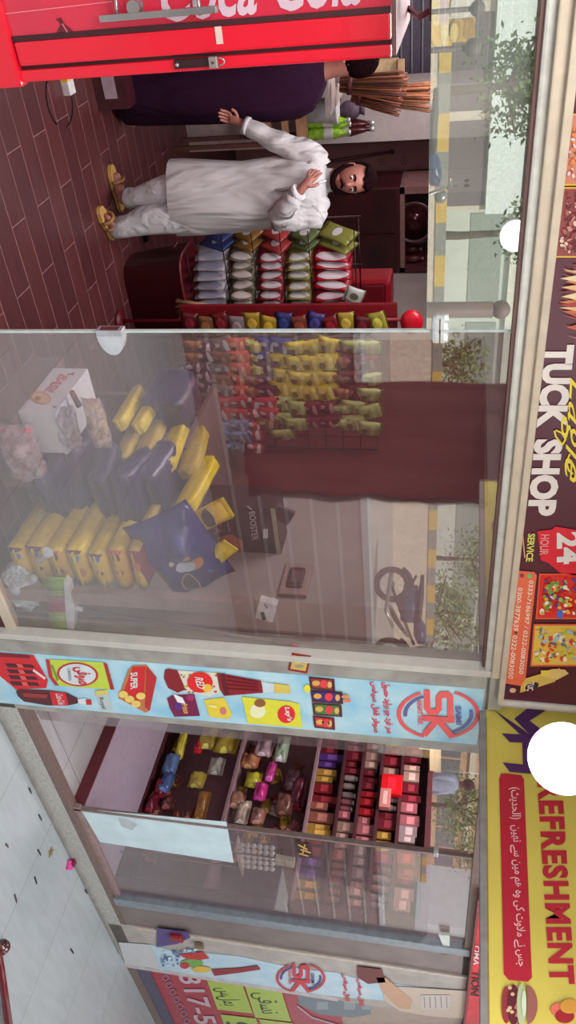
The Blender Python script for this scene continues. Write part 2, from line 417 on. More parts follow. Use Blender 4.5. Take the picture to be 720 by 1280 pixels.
# pillar 1 with a metal cover, chipped paint
m_paint = mat((166,164,156),.55,var=.10,scale=7,c2=(140,132,126)); m_metal = mat((196,192,184),.45,.1,var=.05,scale=20)
q=MB(); q.box((2.93,-.03,-.27),(3.55,.3,2.42),m_paint,.006); q.box((2.905,-.045,-.1),(2.945,.02,2.42),m_metal,.006)
q.build('wall_pillar_left'); struct(bpy.data.objects['wall_pillar_left'])
q=MB(); q.box((2.0,-.0,0),(2.95,.05,.05),m_frame); q.box((1.26,0,0),(2.0,.05,.02),m_frame); q.build('trim_4'); struct(bpy.data.objects['trim_4'])
# beige inner skirting under the window by the pillar
xf=onY(240,781,.1).x
q=MB(); q.box((xf,.095,0),(3.12,.3,2.39),mat((158,138,128),.6,var=.12,scale=3)); q.box((xf-.004,.09,0),(xf+.012,.1,2.39),mat((120,92,88),.5)); q.build('trim_5'); struct(bpy.data.objects['trim_5'])
q=MB(); n=22; rows=[]
for j in range(15):
    z=.74+(2.40-.74)*j/14; rows.append([q.bm.verts.new((3.08-.02*math.sin(i*1.9)-.01*math.sin(i*.7+j*.3),1.42+2.1*i/n+(.02*math.sin(j*1.7) if i==0 else 0),z)) for i in range(n+1)])
q.mi(cloth((96,40,44)))
for r0,r1 in zip(rows,rows[1:]):
    for i in range(n): q.bm.faces.new((r0[i],r0[i+1],r1[i+1],r1[i])).smooth=True
o=q.build('wall_curtain_cloth'); o.name='dark_curtain'; o.modifiers.new('s','SOLIDIFY').thickness=.005; tag(o,'dark maroon curtain hanging on the right inner wall behind the packet rack','curtain'); q=MB(); q.tube([(3.09,1.4,2.41),(3.09,3.55,2.41)],.012,m_brown); q.build('curtain_rail',o)
q=MB(); q.box((2.93,-.03,2.40),(3.19,.1,2.475),m_paint); q.box((7.0,0,1.45),(12,.2,2.6),mat((190,170,160),.7,var=.06)); q.build('trim_10'); struct(bpy.data.objects['trim_10'])
# pillar 2
q=MB(); q.box((6.2,-.03,-.27),(7.0,.3,2.46),mat((186,176,170),.6,var=.12,scale=8),.006); q.box((5.86,-.02,-.1),(6.2,.04,2.46),mat((142,126,124),.4,.35,var=.1,scale=6)); q.box((5.78,-.03,-.1),(5.88,.03,2.46),mat((150,158,166),.35,.4),.005); q.build('wall_pillar_right'); struct(bpy.data.objects['wall_pillar_right'])
q=MB(); q.box((6.2,-.034,-.0),(6.235,-.028,2.46),mat((206,190,180),.5)); q.build('trim_6'); struct(bpy.data.objects['trim_6'])

# ================================================================== GLASS
g_top = glass(.34,(.9,.93,.9),.10,hazec=(190,200,190)); g_fix = glass(.12,(.94,.92,.92),.05,hazec=(165,120,122)); g_case = glass(.07,(.94,.91,.92),.10,hazec=(165,135,142))
q=MB(); q.box((-2.5,.012,2.098),(1.255,.022,2.38),g_top); o=q.build('window_1'); struct(o)
q=MB(); q.box((1.262,.012,.0),(2.91,.022,2.38),g_fix); o=q.build('window_2'); struct(o)
q=MB(); q.box((1.2555,.010,0),(1.2635,.024,2.38),mat((190,200,198),.2)); struct(q.build('trim_8'))
q=MB(); q.box((4.635,.012,-.06),(5.8,.02,2.44),g_case); struct(q.build('window_3'))
q=MB(); q.box((4.622,.0,-.14),(4.64,.03,2.42),mat((150,128,124),.4,.3)); struct(q.build('trim_9'))
q=MB(); q.box((3.58,.012,2.17),(4.63,.02,2.44),g_fix); struct(q.build('window_4'))
q=MB(); q.box((3.56,.1,-.13),(3.82,.11,2.15),g_case); struct(q.build('window_5'))
q=MB(); q.box((3.56,-.02,2.42),(6.2,.05,2.47),m_alu); struct(q.build('trim_7'))
def patch(px,py,y,w,h,label,name='glass_clamp',rnd=True):
    c=onY(px,py,y); q=MB(); m=mat((214,216,220),.25,.35,var=.04)
    q.box((c.x-w/2,y-.012,c.z-h/2),(c.x+w/2,y+.03,c.z+h/2),m,min(w,h)*.28 if rnd else .002)
    o=q.build(name); s=MB(); s.box((c.x-w*.52,y-.0135,c.z-.002),(c.x+w*.52,y-.011,c.z+.002),mat((90,84,84),.5)) if name=='glass_clamp' else s.box((c.x-.01,y-.0135,c.z-.01),(c.x+.01,y-.012,c.z+.01),mat((120,110,110),.4)); s.build('seam',o)
    return tag(o,label,'clamp' if name=='glass_clamp' else 'lock')
# half round lock on the edge of the fixed pane
c=onY(138,418,0.0); q=MB(); q.poly([(c.x+ (0 if abs(a)>89 else .078*math.cos(math.radians(a))), -.012, c.z+.05*math.sin(math.radians(a))) for a in range(-90,91,15)], mat((206,208,214),.3,.4,var=.1), (0,.04,0))
q.box((c.x-.02,-.012,c.z-.05),(c.x+.004,.03,c.z+.05),mat((190,190,196),.3,.5),.003)
lk=q.build('door_lock'); tag(lk,'half-round chrome glass lock on the edge of the big fixed pane','lock')
s=MB(); s.box((c.x-.022,-.006,c.z-.035),(c.x-.019,.02,c.z+.035),mat((90,40,44),.6)); s.build('lock_slot',lk)
patch(550,406,0,.05,.055,'upper chrome clamp joining the transom glass, left half'); 
o=patch(550,420,0,.05,.055,'upper chrome clamp at the top corner of the big fixed pane')
patch(545,1067,0.0,.05,.03,'small chrome clamp at the top corner of the display pane','glass_clamp')
c=onY(556,1180,-.01); q=MB(); q.poly([onY(*p,-.02) for p in ((548,1168),(562,1170),(562,1194),(551,1194),(554,1183))],mat((216,224,218),.3,.2),(0,.02,0)); o=q.build('glass_bracket'); tag(o,'bright angled metal bracket on the display frame beside the right pillar','bracket'); s=MB(); s.ball(onY(557,1189,-.022),.006,mat((120,120,120),.3,.8)); s.build('screw',o)

# ================================================================== SIGN OVER THE GLASS FRONT
YS=-.07; sx1=onY(630,874,YS).x
PUR=(84,22,44); sign=thing('shop_sign',(1,-.07,2.46),'dark maroon shop sign board with big white lettering and snack photos','sign')
q=MB(); q.box((-2.5,YS,2.475),(sx1,-.02,3.02),mat(PUR,.4,var=.05,scale=3)); q.build('panel',sign)
q=MB(); q.box((-2.5,YS-.012,2.452),(sx1+.03,-.015,2.477),m_frame,.004); q.box((sx1,YS-.012,2.475),(sx1+.03,-.015,3.02),mat((214,208,200),.5),.004); q.build('border',sign)
A=Art(planeY(YS-.002))
W=(232,220,214)
def word(A,t,x0,x1,y0,y1,c,l=None,bold=0,slope=-.1,shear=0):
    """letters between photo y0..y1, cap height photo x0..x1 (at y0); baseline follows the sign"""
    d=slope*(y1-y0); A.text(t,(x0,y0),(x0+d,y1),(x1,y0),c,l,bold,shear)
word(A,'TUCK',681,718.5,431,535,W,2,.055,-.105)
word(A,'SHOP',668,704,549,645,W,2,.055,-.10)
A.text('Eagle',(705,470),(697,600),(736,475),(240,214,60),3,.0,.5)
A.stroke([(695,538),(702,541),(707,549),(703,556),(695,546),(693,539)],2.2,(240,214,60),3)
A.stroke([(712,568),(708,578),(711,588),(716,592)],2.2,(240,214,60),3)
# 24 hour service
A.poly([(672,664),(690,662),(694,658),(735,665),(735,722),(700,716),(686,704),(676,700)],(226,24,52),2)
A.text('24',(696,666),(696,706),(726,664),W,4,.04,0)
A.text('HOUR',(676,668),(674,694),(687,668),(240,150,150),4,.02)
A.text('SERVICE',(660,667),(657,702),(669,667),(226,216,110),3,.03)
A.stroke([(653,666),(656,697)],1.6,(216,160,120),3)
A.poly([(643,713),(668,715),(671,719),(664,780),(656,858),(628,854),(633,790)],(236,108,76),2)
A.text('0333-7186997 / 0322-0083050',(661.5,725),(648.5,842),(667,726),(240,226,206),3,.01)
A.text('0300-3877639  0322-0083050',(647.5,734),(635,848),(653.5,735),(240,226,206),3,.01)
A.ell(662,720,3,3,(120,190,110),3); A.ell(652.5,719.5,2.6,2.6,(150,60,60),3); A.ell(645,791,2,2,(120,60,50),3)
# photo collages
def collage(A,x0,y0,x1,y1,sl,border,cols,seed,n=95):
    r=random.Random(seed); f=lambda px,py:(px+sl*(py-y0),py)
    A.poly([f(x0,y0),f(x1,y0),f(x1,y1),f(x0,y1)],border,2)
    A.poly([f(x0+2,y0+2),f(x1-2,y0+2),f(x1-2,y1-2),f(x0+2,y1-2)],cols[0],3)
    for i in range(n):
        cx=r.uniform(x0+7,x1-7); cy=r.uniform(y0+7,y1-7); cx,cy=f(cx,cy)
        A.ell(cx,cy,r.uniform(1.5,4.5),r.uniform(1,3),r.choice(cols),4+i*.06,r.uniform(0,3),n=9)
collage(A,674,717,735,774,-.08,(236,96,60),[(226,40,40),(244,180,60),(120,150,60),(250,230,200),(200,30,30),(90,60,140),(170,190,90)],3)
collage(A,667,780,733,833,-.08,(236,96,60),[(232,190,80),(160,190,210),(226,60,50),(250,230,190),(90,110,150),(206,200,60)],5)
collage(A,712,142,760,232,-.11,(230,178,50),[(196,120,90),(220,130,60),(236,190,200),(150,80,50)],6,90)
collage(A,702,234,760,322,-.11,(230,178,50),[(140,60,60),(196,130,120),(110,34,40),(220,190,170),(90,24,32),(170,90,80)],8,110)
# eagle head picture
A.poly([(716,330),(722,420),(740,425),(740,330)],(120,44,50),2)
for i in range(42):
    a=random.uniform(0,1); cy=332+a*90; r0=random.Random(i)
    A.poly([(700+10*abs(a-.5)+r0.uniform(-4,5),cy),(728,cy+r0.uniform(-8,10)),(730,cy+6)],r0.choice([(196,96,60),(222,180,130),(160,50,50),(110,34,44),(230,204,160),(206,120,70)]),3+i*.05)
# biscuit pack picture
A.poly([(651,858),(657,848),(700,835),(694,852),(650,866)],(222,186,90),3)
A.ell(665,858,9,4.5,(60,34,50),4,-.35); A.text('TUC',(660,853),(658.5,864),(668,852),W,5,.03)
A.poly([(677,840),(680,846),(696,850),(711,842),(706,837),(692,836)],(232,196,120),4); A.poly([(676,838),(688,838),(686,844),(677,845)],(236,210,80),5)
A.poly([(629,856),(641,857),(640,864),(631,865)],(70,30,70),3); A.ell(641,863,4,3,(226,180,150),4)
A.ell(700,768,4,6,(80,110,200),6); A.ell(690,735,5,9,(120,160,80),6,.3)
A.build('printing',sign)

# ================================================================== YELLOW SIGN, at right angle to the front
XS=3.2; YEL=(212,194,88); ys=thing('shop_sign',(XS,-.7,2.41),'yellow shop sign with purple monogram and red lettering above the display pane','sign')
zb=onX(608.5,1000,XS).z
q=MB(); q.box((XS,-1.75,zb),(XS+.08,-.001,3.05),mat(YEL,.45,var=.05,scale=4)); q.build('panel',ys)
q=MB(); q.box((XS-.003,-1.75,zb-.028),(XS+.085,-.02,zb),mat((150,146,146),.5,.3)); q.box((XS-.004,-1.75,zb-.002),(XS,-.07,zb+.003),mat((150,130,70),.5)); q.build('border',ys)
B=Art(planeX(XS-.001)); RED=(178,26,50)
B.poly([(626,967),(632,966.5),(652,969),(655,974),(665,1222),(660,1227),(636,1225),(630,1218),(624,974)],RED,2)
B.text('REFRESHMENT',(671,977),(687,1230),(703,977),(184,34,54),2,.045,0,1.12)
# monogram
PU=(76,34,92)
g=lambda L:[(600+x/5.117,825+y/5.117) for x,y in L]
B.poly(g([(190,268),(468,292),(318,388),(450,490),(400,540),(372,535),(218,375),(320,298),(212,295)]),PU,2)
B.poly(g([(88,318),(270,440),(385,535),(345,530),(250,470)]),PU,2.5)
B.poly(g([(140,470),(255,475),(380,543),(325,548),(330,668),(470,682),(470,740),(190,715),(145,655),(275,668),(270,528),(190,525)]),PU,3)
# urdu lines made of presentation forms, drawn left to right
U='\uFEE6\uFEF4\uFEEC\uFEE7 \uFBAF \uFEE2\uFEEB \uFEE9\uFEED \uFBE9\uFB90 \uFE95\uFEED\uFEFC\uFEE3 \uFBAF\uFEE7 \uFEB2\uFE9F'
def ur(s): return s
B.text('(\uFE99\uFEF3\uFEAA\uFEA4\uFEDF\uFE8D)  \uFEE6\uFEF4\uFEEC\uFEE7 \uFBAF\uFEB3 \uFEE6\uFEF4\uFEE3 \uFEE2\uFEEB \uFEE9\uFEED \uFBFD\uFB90 \uFE95\uFEED\uFEFC\uFEE3 \uFBAF\uFEE7 \uFEB2\uFE9F',(633,984),(642,1208),(650,984),(236,180,180),3,.012)
# burgers
def burger(px,py,rx,ry,l=3):
    B.ell(px-14,py,6,ry*.86,(150,44,56),l); B.ell(px-5,py,8,ry*.95,(96,26,40),l+1)
    for i in range(14):
        r_=random.Random(i+int(px)); B.ell(px-6+r_.uniform(-6,10),py+r_.uniform(-ry*.9,ry*.9),2.6,2.4,r_.choice([(150,50,60),(196,110,90),(120,30,50),(210,180,140)]),l+2+i*.1,n=8)
    B.ell(px+5,py,6,ry,(180,190,150),l+4); B.ell(px+12,py,13,ry*.9,(150,92,82),l+5,a0=-PI/2,a1=PI/2); B.ell(px+8,py-2,3,ry*.6,(206,216,190),l+6)
burger(647,1256,24,27); 
for k,(a,b,cc) in enumerate(((700,1262,(220,110,90)),(706,1270,(160,30,40)),(712,1258,(210,150,60)))): B.ell(a,b,12,9,cc,3+k)
B.build('printing',ys)
# round globe lamp hanging in front of the sign
gl=onY(705,948,-1.45); lamp=thing('globe_lamp',gl,'round white globe lamp hanging in front of the yellow sign','lamp')
q=MB(); q.ball(gl,.073,emis((250,250,255),1.6),seg=28); q.build('globe',lamp)
q=MB(); q.lathe([(.02,.066),(.03,.07),(.03,.11),(.012,.13),(.004,.14),(.004,3.12-gl.z)],gl,mat((220,220,216),.4)); q.build('holder',lamp)
# red sign over the display opening, seen under the yellow one
rs=thing('shop_sign',(6.8,-.02,2.47),'long red sign board over the display opening behind the yellow sign','sign')
q=MB(); q.box((4.95,-.09,2.478),(9,-.035,2.95),mat((226,34,48),.4)); q.build('panel',rs)
q=MB(); q.box((4.93,-.095,2.463),(9,-.03,2.479),mat((150,60,64),.5)); q.build('border',rs)
R_=Art(planeY(-.092)); R_.text('FRESH DRINKS' if False else 'TION',(589.5,1215),(588,1246),(600,1215),(60,30,34),2,.02,.2); R_.text('OMA',(592,1182),(591,1206),(600,1182),(240,200,200),2,.02,.2); R_.build('printing',rs)
# ================================================================== BANNERS ON THE PILLARS
SKY=(140,196,222)
def logo(A,px,py,s,l=3,c1=(238,84,84),c2=(96,92,150)):
    """round emblem: two arcs, two big letters, a word above and below; px up, py right; s = half height"""
    ry=s*.60
    A.arc(px,py,s,ry,s*.10,-1.15,1.25,c1,l); A.arc(px,py,s*.84,ry*.84,s*.09,-.2,1.3,c2,l)
    A.arc(px,py,s,ry,s*.10,PI-1.2,PI+1.1,c1,l); A.arc(px,py,s*.84,ry*.84,s*.09,PI-.1,PI+1.1,c2,l)
    d=.085
    def sk(u,v): return (px+u*s, py+v*s*.60+u*s*d)
    def cr(x,y):
        X_=475+x/5.255; Y_=825+y/5.255; u=(X_-548)/52; return (px+u*s, py+(Y_-893)/52*s)
    T_=s*.145
    A.stroke([cr(*p) for p in ((308,208),(311,318),(328,342),(368,342),(386,322),(386,252),(402,230),(442,228),(462,250),(462,404))],T_,c1,l+1)
    A.stroke([cr(288,384),cr(482,394)],T_*.9,c1,l+2); A.stroke([cr(372,400),cr(296,486)],T_,c1,l+2.4); A.stroke([cr(388,402),cr(470,500)],T_,c1,l+2.8)
    A.text('SAMI',cr(495,306),cr(500,432),cr(534,300),c2,l+2,.03,.15)
    A.text('KHATTAK',cr(243,270),cr(250,430),cr(278,268),c1,l+2,.03,.1)
YB=-.034; bn=thing('printed_banner',(3.31,YB,-.1),'sky blue printed banner of groceries and a red emblem on the left pillar','banner')
def bq(t,top): # banner edge in photo: t 0..1 along px 0..600
    return (t, (814.5+.0795*t if not top else 879+.0895*t))
q=MB(); a0=onY(-40,811,YB); a1=onY(-40,875,YB); b1=onY(596,931,YB); b0=onY(606,862,YB)
q.poly([a0,a1,b1,b0],mat(SKY,.4,var=.22,scale=5,c2=(196,222,228)),(0,.004,0)); q.build('sheet',bn)
A=Art(planeY(YB-.001))
# red bottle crate
A.poly([(-12,815),(42,819),(60,850),(58,860),(20,862),(-6,840)],(214,26,40),2); A.poly([(-6,816),(36,819),(38,823),(0,821)],(120,14,24),3)
for i in range(4): A.poly([(6+2*i,829+7.5*i),(40+2*i,831+7.5*i),(44+2*i,835+7.5*i),(10+2*i,834+7.5*i)],(70,12,20),3); A.poly([(20+2*i,829.5+7.5*i),(27+2*i,830+7.5*i),(30+2*i,834.5+7.5*i),(23+2*i,834.5+7.5*i)],(230,90,90),4)
A.stroke([(42,838),(56,848)],3,(240,210,210),4)
# oil can label
A.poly([(57,824),(130,828),(138,842),(141,862),(70,857),(62,848)],(196,214,70),2); A.poly([(57,824),(62,825),(66,846),(74,857),(69,857),(61,846)],(190,40,50),3)
A.poly([(129,828),(134,830),(143,862),(138,862)],(170,40,50),3); A.ell(97,843,26,15,(196,50,50),3,.08); A.ell(97,843,23,13,(214,220,222),4,.08)
A.text('\uFEF0\uFED3\uFEEE\uFEBB',(90,834),(94,856),(112,834),(206,40,50),6,.03)
A.text('CANOLA',(84,836),(86,851),(88,836),(120,110,150),6,.01); A.stroke([(65,832),(72,850)],3,(120,150,60),3)
# cola bottle lying along the bottom edge
A.poly([(20,864),(24,861.5),(60,863),(83,866),(97,873),(98,879),(85,882),(60,882),(30,877),(22,870)],(84,18,26),3)
A.poly([(62,864),(82,866),(86,882),(66,882)],(214,24,40),4); A.text('Coca-Cola',(69,867),(73,880.5),(78,867.5),W,5,.01,.3)
A.poly([(28,866),(60,868),(58,873),(30,871)],(160,40,40),4); A.poly([(97,874),(108,873),(110,881),(98,879.5)],(220,224,226),3); A.poly([(107,874.5),(114,875),(115,881),(108,881)],(206,24,40),4)
# perfume pack
A.poly([(118,864),(134,862),(141,888),(127,889)],(190,200,200),2); A.poly([(119,864),(134,862),(135,868),(120,869)],(220,206,90),3); A.text('Royal',(122,872),(126,886),(129,872),(90,90,110),4)
# biscuit box standing askew
A.poly([(166,832),(183,831),(196,847),(187,888),(182,891),(148,873),(150,866),(160,838)],(196,120,70),2); A.poly([(166,834),(182,833),(180,868),(172,876),(155,864)],(210,30,40),3)
A.poly([(183,832),(196,847),(187,889),(181,884)],(190,40,40),3); A.text('SUPER',(163,841),(163,862),(172,840),W,5,.03)
for a,b in ((154,868),(162,874),(170,880),(176,870)): A.ell(a,b,6,4.5,(240,206,110),5,n=10)
# red squash bottle, lying tall
A.poly([(206,838),(210,836),(222,838),(232,862),(222,866),(210,860),(205,848)],(136,22,32),3); A.poly([(221,838),(270,841),(275,866),(262,870),(228,864)],(226,218,200),2)
for i in range(40):
    r_=random.Random(i); A.ell(r_.uniform(226,272),r_.uniform(841,866),1.6,1.2,r_.choice([(180,60,60),(120,130,110),(220,190,60)]),3,n=6)
A.ell(250,853,16,13,(226,36,34),5,.08); A.ell(259,860,6,5,(240,190,60),6); A.text('RED',(243,846),(247,861),(253,846),W,7,.02,.3)
A.poly([(271,841),(326,851),(329,866),(280,870),(275,862)],(140,24,34),3); A.poly([(275,842),(281,842),(286,869),(281,869)],(100,14,26),4)
for i in range(4): A.stroke([(284,846+5*i),(322,853+3.4*i)],1.2,(110,14,28),5)
A.poly([(327,852),(342,855),(343,865),(329,866)],(206,220,226),3); A.poly([(342,854),(362,857),(363,867),(343,866.5)],(220,196,90),4)
# purple pack, yellow sachet, crisp packet
A.poly([(209,873),(216,869),(243,868),(250,895),(218,896),(212,885)],(120,20,70),3); A.poly([(216,867),(228,872),(232,880),(222,878)],(240,235,235),5); A.ell(223,883,5,5,(90,40,130),5); A.ell(238,872,5,4,(170,40,90),5); A.text('Prince',(226,880),(230,892),(234,880),(240,180,90),5,.02)
A.poly([(255,875),(280,872),(290,893),(286,899),(262,896)],(232,206,60),3); A.ell(279,889,4,4.5,(214,120,120),5); A.stroke([(262,882),(270,884)],3,(246,230,150),5)
A.poly([(302,871),(362,877),(374,880),(378,910),(310,904)],(226,220,60),3); A.ell(325,879,7,5,(150,90,50),5); A.ell(322,889,10,9,(240,236,190),4); A.ell(358,893,11,11,(226,36,46),5); A.text("Lay's",(354,884),(358,902),(362,883),W,6,.03,.2); A.ell(384,861,4,5,(236,226,60),3)
# four crisp packets with one colour band each
for k,(c_,x0,x1) in enumerate((((150,60,50),386,418),((60,40,110),388,428),((70,130,50),390,427),((200,50,50),391,418))):
    y0=846+16.2*k; A.poly([(x0,y0),(x1,y0+3),(x1+1,y0+18),(x0+2,y0+15)],(84,24,44),3+k); A.poly([(x0+3,y0+2),(x1-3,y0+4),(x1-3,y0+16),(x0+4,y0+13)],c_,4.5+k); A.ell((x0+x1)/2+3,y0+9,5,5,(232,60,70),6+k); A.ell(x0+9,y0+8,5,3.4,(226,170,90),6+k); A.ell(x1-6,y0+10,3,4,(226,180,110),6+k)
A.ell(432,871,5,2.2,(226,150,90),9); A.ell(434,876,5,2.2,(232,130,90),9)
# two lines of urdu
A.text('\uFEDD\uFEEE\uFEBB\uFEA3 \uFEA9\uFEED\uFE8D\uFEAE\uFE91 \uFEEE\uFE9F \uFEA9\uFEAE\uFED3 \uFEAE\uFEB3',(476,853),(481,917),(488,853),(224,36,60),3,.03)
A.text('\uFEB2\uFED4\uFEF4\uFEB3 \uFEDE\uFED4\uFED7 \uFEAE\uFED3\uFEEE\uFEB3',(462,852),(465,916),(473,852),(224,36,60),3,.03)
logo(A,548,893,52)
A.build('printing',bn)
# small sticker on the pillar
st=tag(MB().build if False else (lambda q:(q.poly([onY(*p,-.036) for p in ((360,838),(384,842),(389,820),(365,816))],mat((150,36,50),.4),(0,.002,0)),q.build('sticker'))[1])(MB()),'small red bordered sticker on the left pillar above the banner edge','sticker')
A=Art(planeY(-.0365)); A.poly([(363,836),(382,839),(386,822),(367,819)],(206,176,90),2); A.ell(379,826,4,3,(120,60,60),3); A.ell(372,826,4,3,(220,210,60),3); A.ell(374,833,6,2,(160,150,130),3); A.build('printing',st)
# second, torn banner
YC=-.035; bn2=thing('printed_banner',(6.5,YC,-.1),'torn sky blue banner with a red emblem on the right pillar','banner')
q=MB(); pts=[(148,1178),(188,1181),(215,1189),(262,1192),(300,1196),(342,1205),(380,1212),(420,1216),(440,1222),(470,1226),(505,1232),(540,1236),(600,1240),(600,1262),(560,1260),(520,1254),(470,1250),(400,1244),(340,1236),(262,1226),(196,1211),(157,1207)]
q.poly([onY(*p,YC) for p in pts],mat((176,208,226),.4,var=.2,scale=7,c2=(206,220,228)),(0,.003,0)); q.build('sheet',bn2)
A=Art(planeY(YC-.001)); A.poly([(148,1178),(188,1181),(200,1210),(157,1207)],(206,206,208),2)
A.poly([(196,1160),(235,1165),(238,1172),(222,1180),(196,1184)],(88,70,130),2)
for i in range(40):
    r_=random.Random(i+50); t=r_.random(); A.ell(200+45*t,1186+r_.uniform(0,22),r_.uniform(1,3.4),r_.uniform(1,2.2),r_.choice([(90,120,170),(60,90,150),(220,230,236),(130,150,180)]),3+i*.01,n=6)
for p in (((222,1193),(254,1190),(262,1198),(240,1202)),): A.poly(p,(196,50,50),4)
A.ell(240,1204,14,5,(120,170,80),5); A.ell(231,1207,6,4,(196,40,50),6); A.ell(252,1212,12,4,(230,190,70),5)
A.poly([(264,1212),(300,1210),(322,1207),(326,1212),(300,1216),(268,1220)],(150,30,40),5); 
logo(A,376,1223,31,5,(206,40,64),(80,60,130))
for x0,y0,y1 in ((427,1218,1252),(445,1224,1258)):
    A.text('\uFEB2\uFED4\uFEF4\uFEB3 \uFEDE\uFED4\uFED7' ,(x0,y0),(x0+3,y1),(x0+8,y0),(214,36,56),5,.05)
A.poly([(447,1208),(478,1212),(482,1228),(460,1230),(447,1222)],(110,34,34),6); A.poly([(470,1222),(482,1222),(515,1250),(513,1262),(498,1260),(478,1240)],(206,160,130),6)
A.poly([(478,1232),(540,1236),(600,1240),(600,1275),(535,1270),(500,1264),(480,1250)],(206,186,170),4)
A.rect(526,1244,562,1262,(206,196,190),7); 
for i in range(5): A.stroke([(530+7*i,1246),(531+7*i,1260)],1,(150,110,110),8)
A.build('printing',bn2)
tag(boxobj('candy_wrapper',onY(221,1172,-.05)+Vector((-.045,-.02,-.05)),onY(221,1172,-.05)+Vector((.045,.02,.05)),mat((150,26,34),.35,var=.2,scale=30),None,.012),'crumpled red wrapper stuck on the ledge above the torn banner','wrapper')
tag(boxobj('candy_wrapper',onY(249,1182,-.05)+Vector((-.03,-.015,-.035)),onY(249,1182,-.05)+Vector((.03,.015,.035)),mat((130,104,84),.5,var=.2,scale=30),None,.01),'small brown wrapper beside the red one above the torn banner','wrapper')
for k in range(len([0])): pass
# phone number poster in a metal frame past the right pillar
ps=thing('framed_poster',(8.2,-.02,-.2),'red framed poster with white digits and yellow price squares past the right pillar','poster')
q=MB(); q.box((7.0,-.02,-.25),(12,.05,1.5),mat((176,44,64),.4,var=.1)); q.build('panel',ps)
q=MB(); q.box((6.96,-.035,-.27),(12,-.015,-.19),m_alu); q.box((6.93,-.04,-.27),(6.99,.0,1.5),mat((206,196,196),.5)); q.box((7.0,-.03,-.22),(12,.02,-.08),mat((90,84,110),.5)); q.build('frame',ps)
A=Art(planeY(-.022)); 
A.text("317-5'2",(222,1219),(252,1300),(250,1219),(206,176,186),3,.02)
for i in range(8): A.arc(207+4.5*i,1222+9*i,4,4,1.3,0,2*PI,(150,120,150),3)
def card(x0,y0,x1,y1,t):
    A.poly([(x0,y0),(x1,y0+5),(x1+13,y1+5),(x0+13,y1)],(176,196,80),3); A.text(t,(x0+6,y0+9),(x0+14,y1-5),(x1-8,y0+9),(40,60,40),4,.0)
card(259,1226,303,1262,'\uFEB2\uFEDD\uFEE3\uFE91'); card(306,1232,351,1272,'\uFEF0\uFED7\uFEB3\uFEE7'); card(276,1268,320,1310,'\uFEEE\uFEE3'); card(324,1274,366,1310,'\uFEF0\uFEE7')
A.poly([(372,1244),(400,1243),(462,1255),(464,1268),(440,1272),(400,1268),(374,1256)],(120,130,140),3)
for x in (396,430,452): A.rect(x,1252,x+14,1262,(150,160,166),4)
A.stroke([(372,1258),(390,1272),(430,1284)],2,(190,160,170),3)
A.build('printing',ps)

# ================================================================== THE STREET ACROSS, seen in the glass
def mir(p): return Vector((p.x,-p.y,p.z))
def sY(px,py,y): return mir(onY(px,py,y))
m_road = mat((150,146,140),.9,var=.1,scale=2)
struct(boxobj('street_ground',(-30,-60,-.4),(60,-4.1,1.0),m_road))
q=MB(); q.box((-8,-4.1,-.27),(22,-3.9,1.31),mat((126,116,112),.8,var=.1,scale=3)); q.box((-8,-4.12,1.31),(22,-3.86,1.375),mat((196,204,206),.5))
for i in range(5): z=-.05+.275*i; q.box((-8,-3.9,z),(22,-3.885,z+.035),mat((170,168,164),.6))
struct(q.build('wall_street_parapet'))
# striped kerb barrier
kb=thing('road_barrier',(12,-11,1.0),'low road barrier painted in yellow and grey blocks across the street','barrier')
q=MB(); z0=sY(552,250,11).z-.085; z1=z0+.17; 
for i in range(56): q.box((-4+.55*i,-11.1,z0),(-4+.55*(i+1),-10.9,z1),mat((206,170,80),.7) if i%2 else mat((136,136,130),.7))
q.build('painted_blocks',kb); q=MB(); q.box((-4,-11.08,1.0),(26.8,-10.92,z0),mat((206,190,176),.8)); q.build('base',kb)
# buildings
def building(name,x0,x1,y,h,label,c,bands):
    b=thing(name,((x0+x1)/2,-y,1.0),label,'building'); q=MB(); q.box((x0,-y-6,1),(x1,-y,h),mat(c,.8,var=.08,scale=1)); q.build('wall',b)
    for k,(za,zb_,cc,n) in enumerate(bands):
        q=MB()
        if n==0: q.box((x0-.1,-y-.1,za),(x1+.1,-y+.15,zb_),mat(cc,.7)); q.build('fascia',b)
        else:
            for i in range(n):
                a=x0+(x1-x0)*(i+.05)/n; e=x0+(x1-x0)*(i+.95)/n; w_=MB(); w_.box((a,-y-.05,za),(e,-y+.03,zb_),mat(cc,.3)); w_.build('window',b)
    return b
xo=sY(610,262,24).x
building('office_building',-2,xo,24,9,'pale building with a broad white fascia and dark window band across the street',(196,186,170),[(2.9,3.95,(222,232,228),0),(1.7,2.85,(110,96,100),4),(4.0,4.5,(150,120,116),0),(5.2,5.7,(190,190,186),0)])
building('apartment_building',xo+.6,34,26,8.5,'plain grey-white block beside the long pale building across the street',(196,200,192),[(4.6,6.0,(140,150,146),6),(2.5,3.6,(150,158,150),6),(3.9,4.2,(226,226,214),0)])
building('market_building',36,62,30,6.5,'low tan building far along the street',(206,170,140),[(2.2,3.6,(110,120,124),9),(4.2,4.6,(226,216,196),0)])
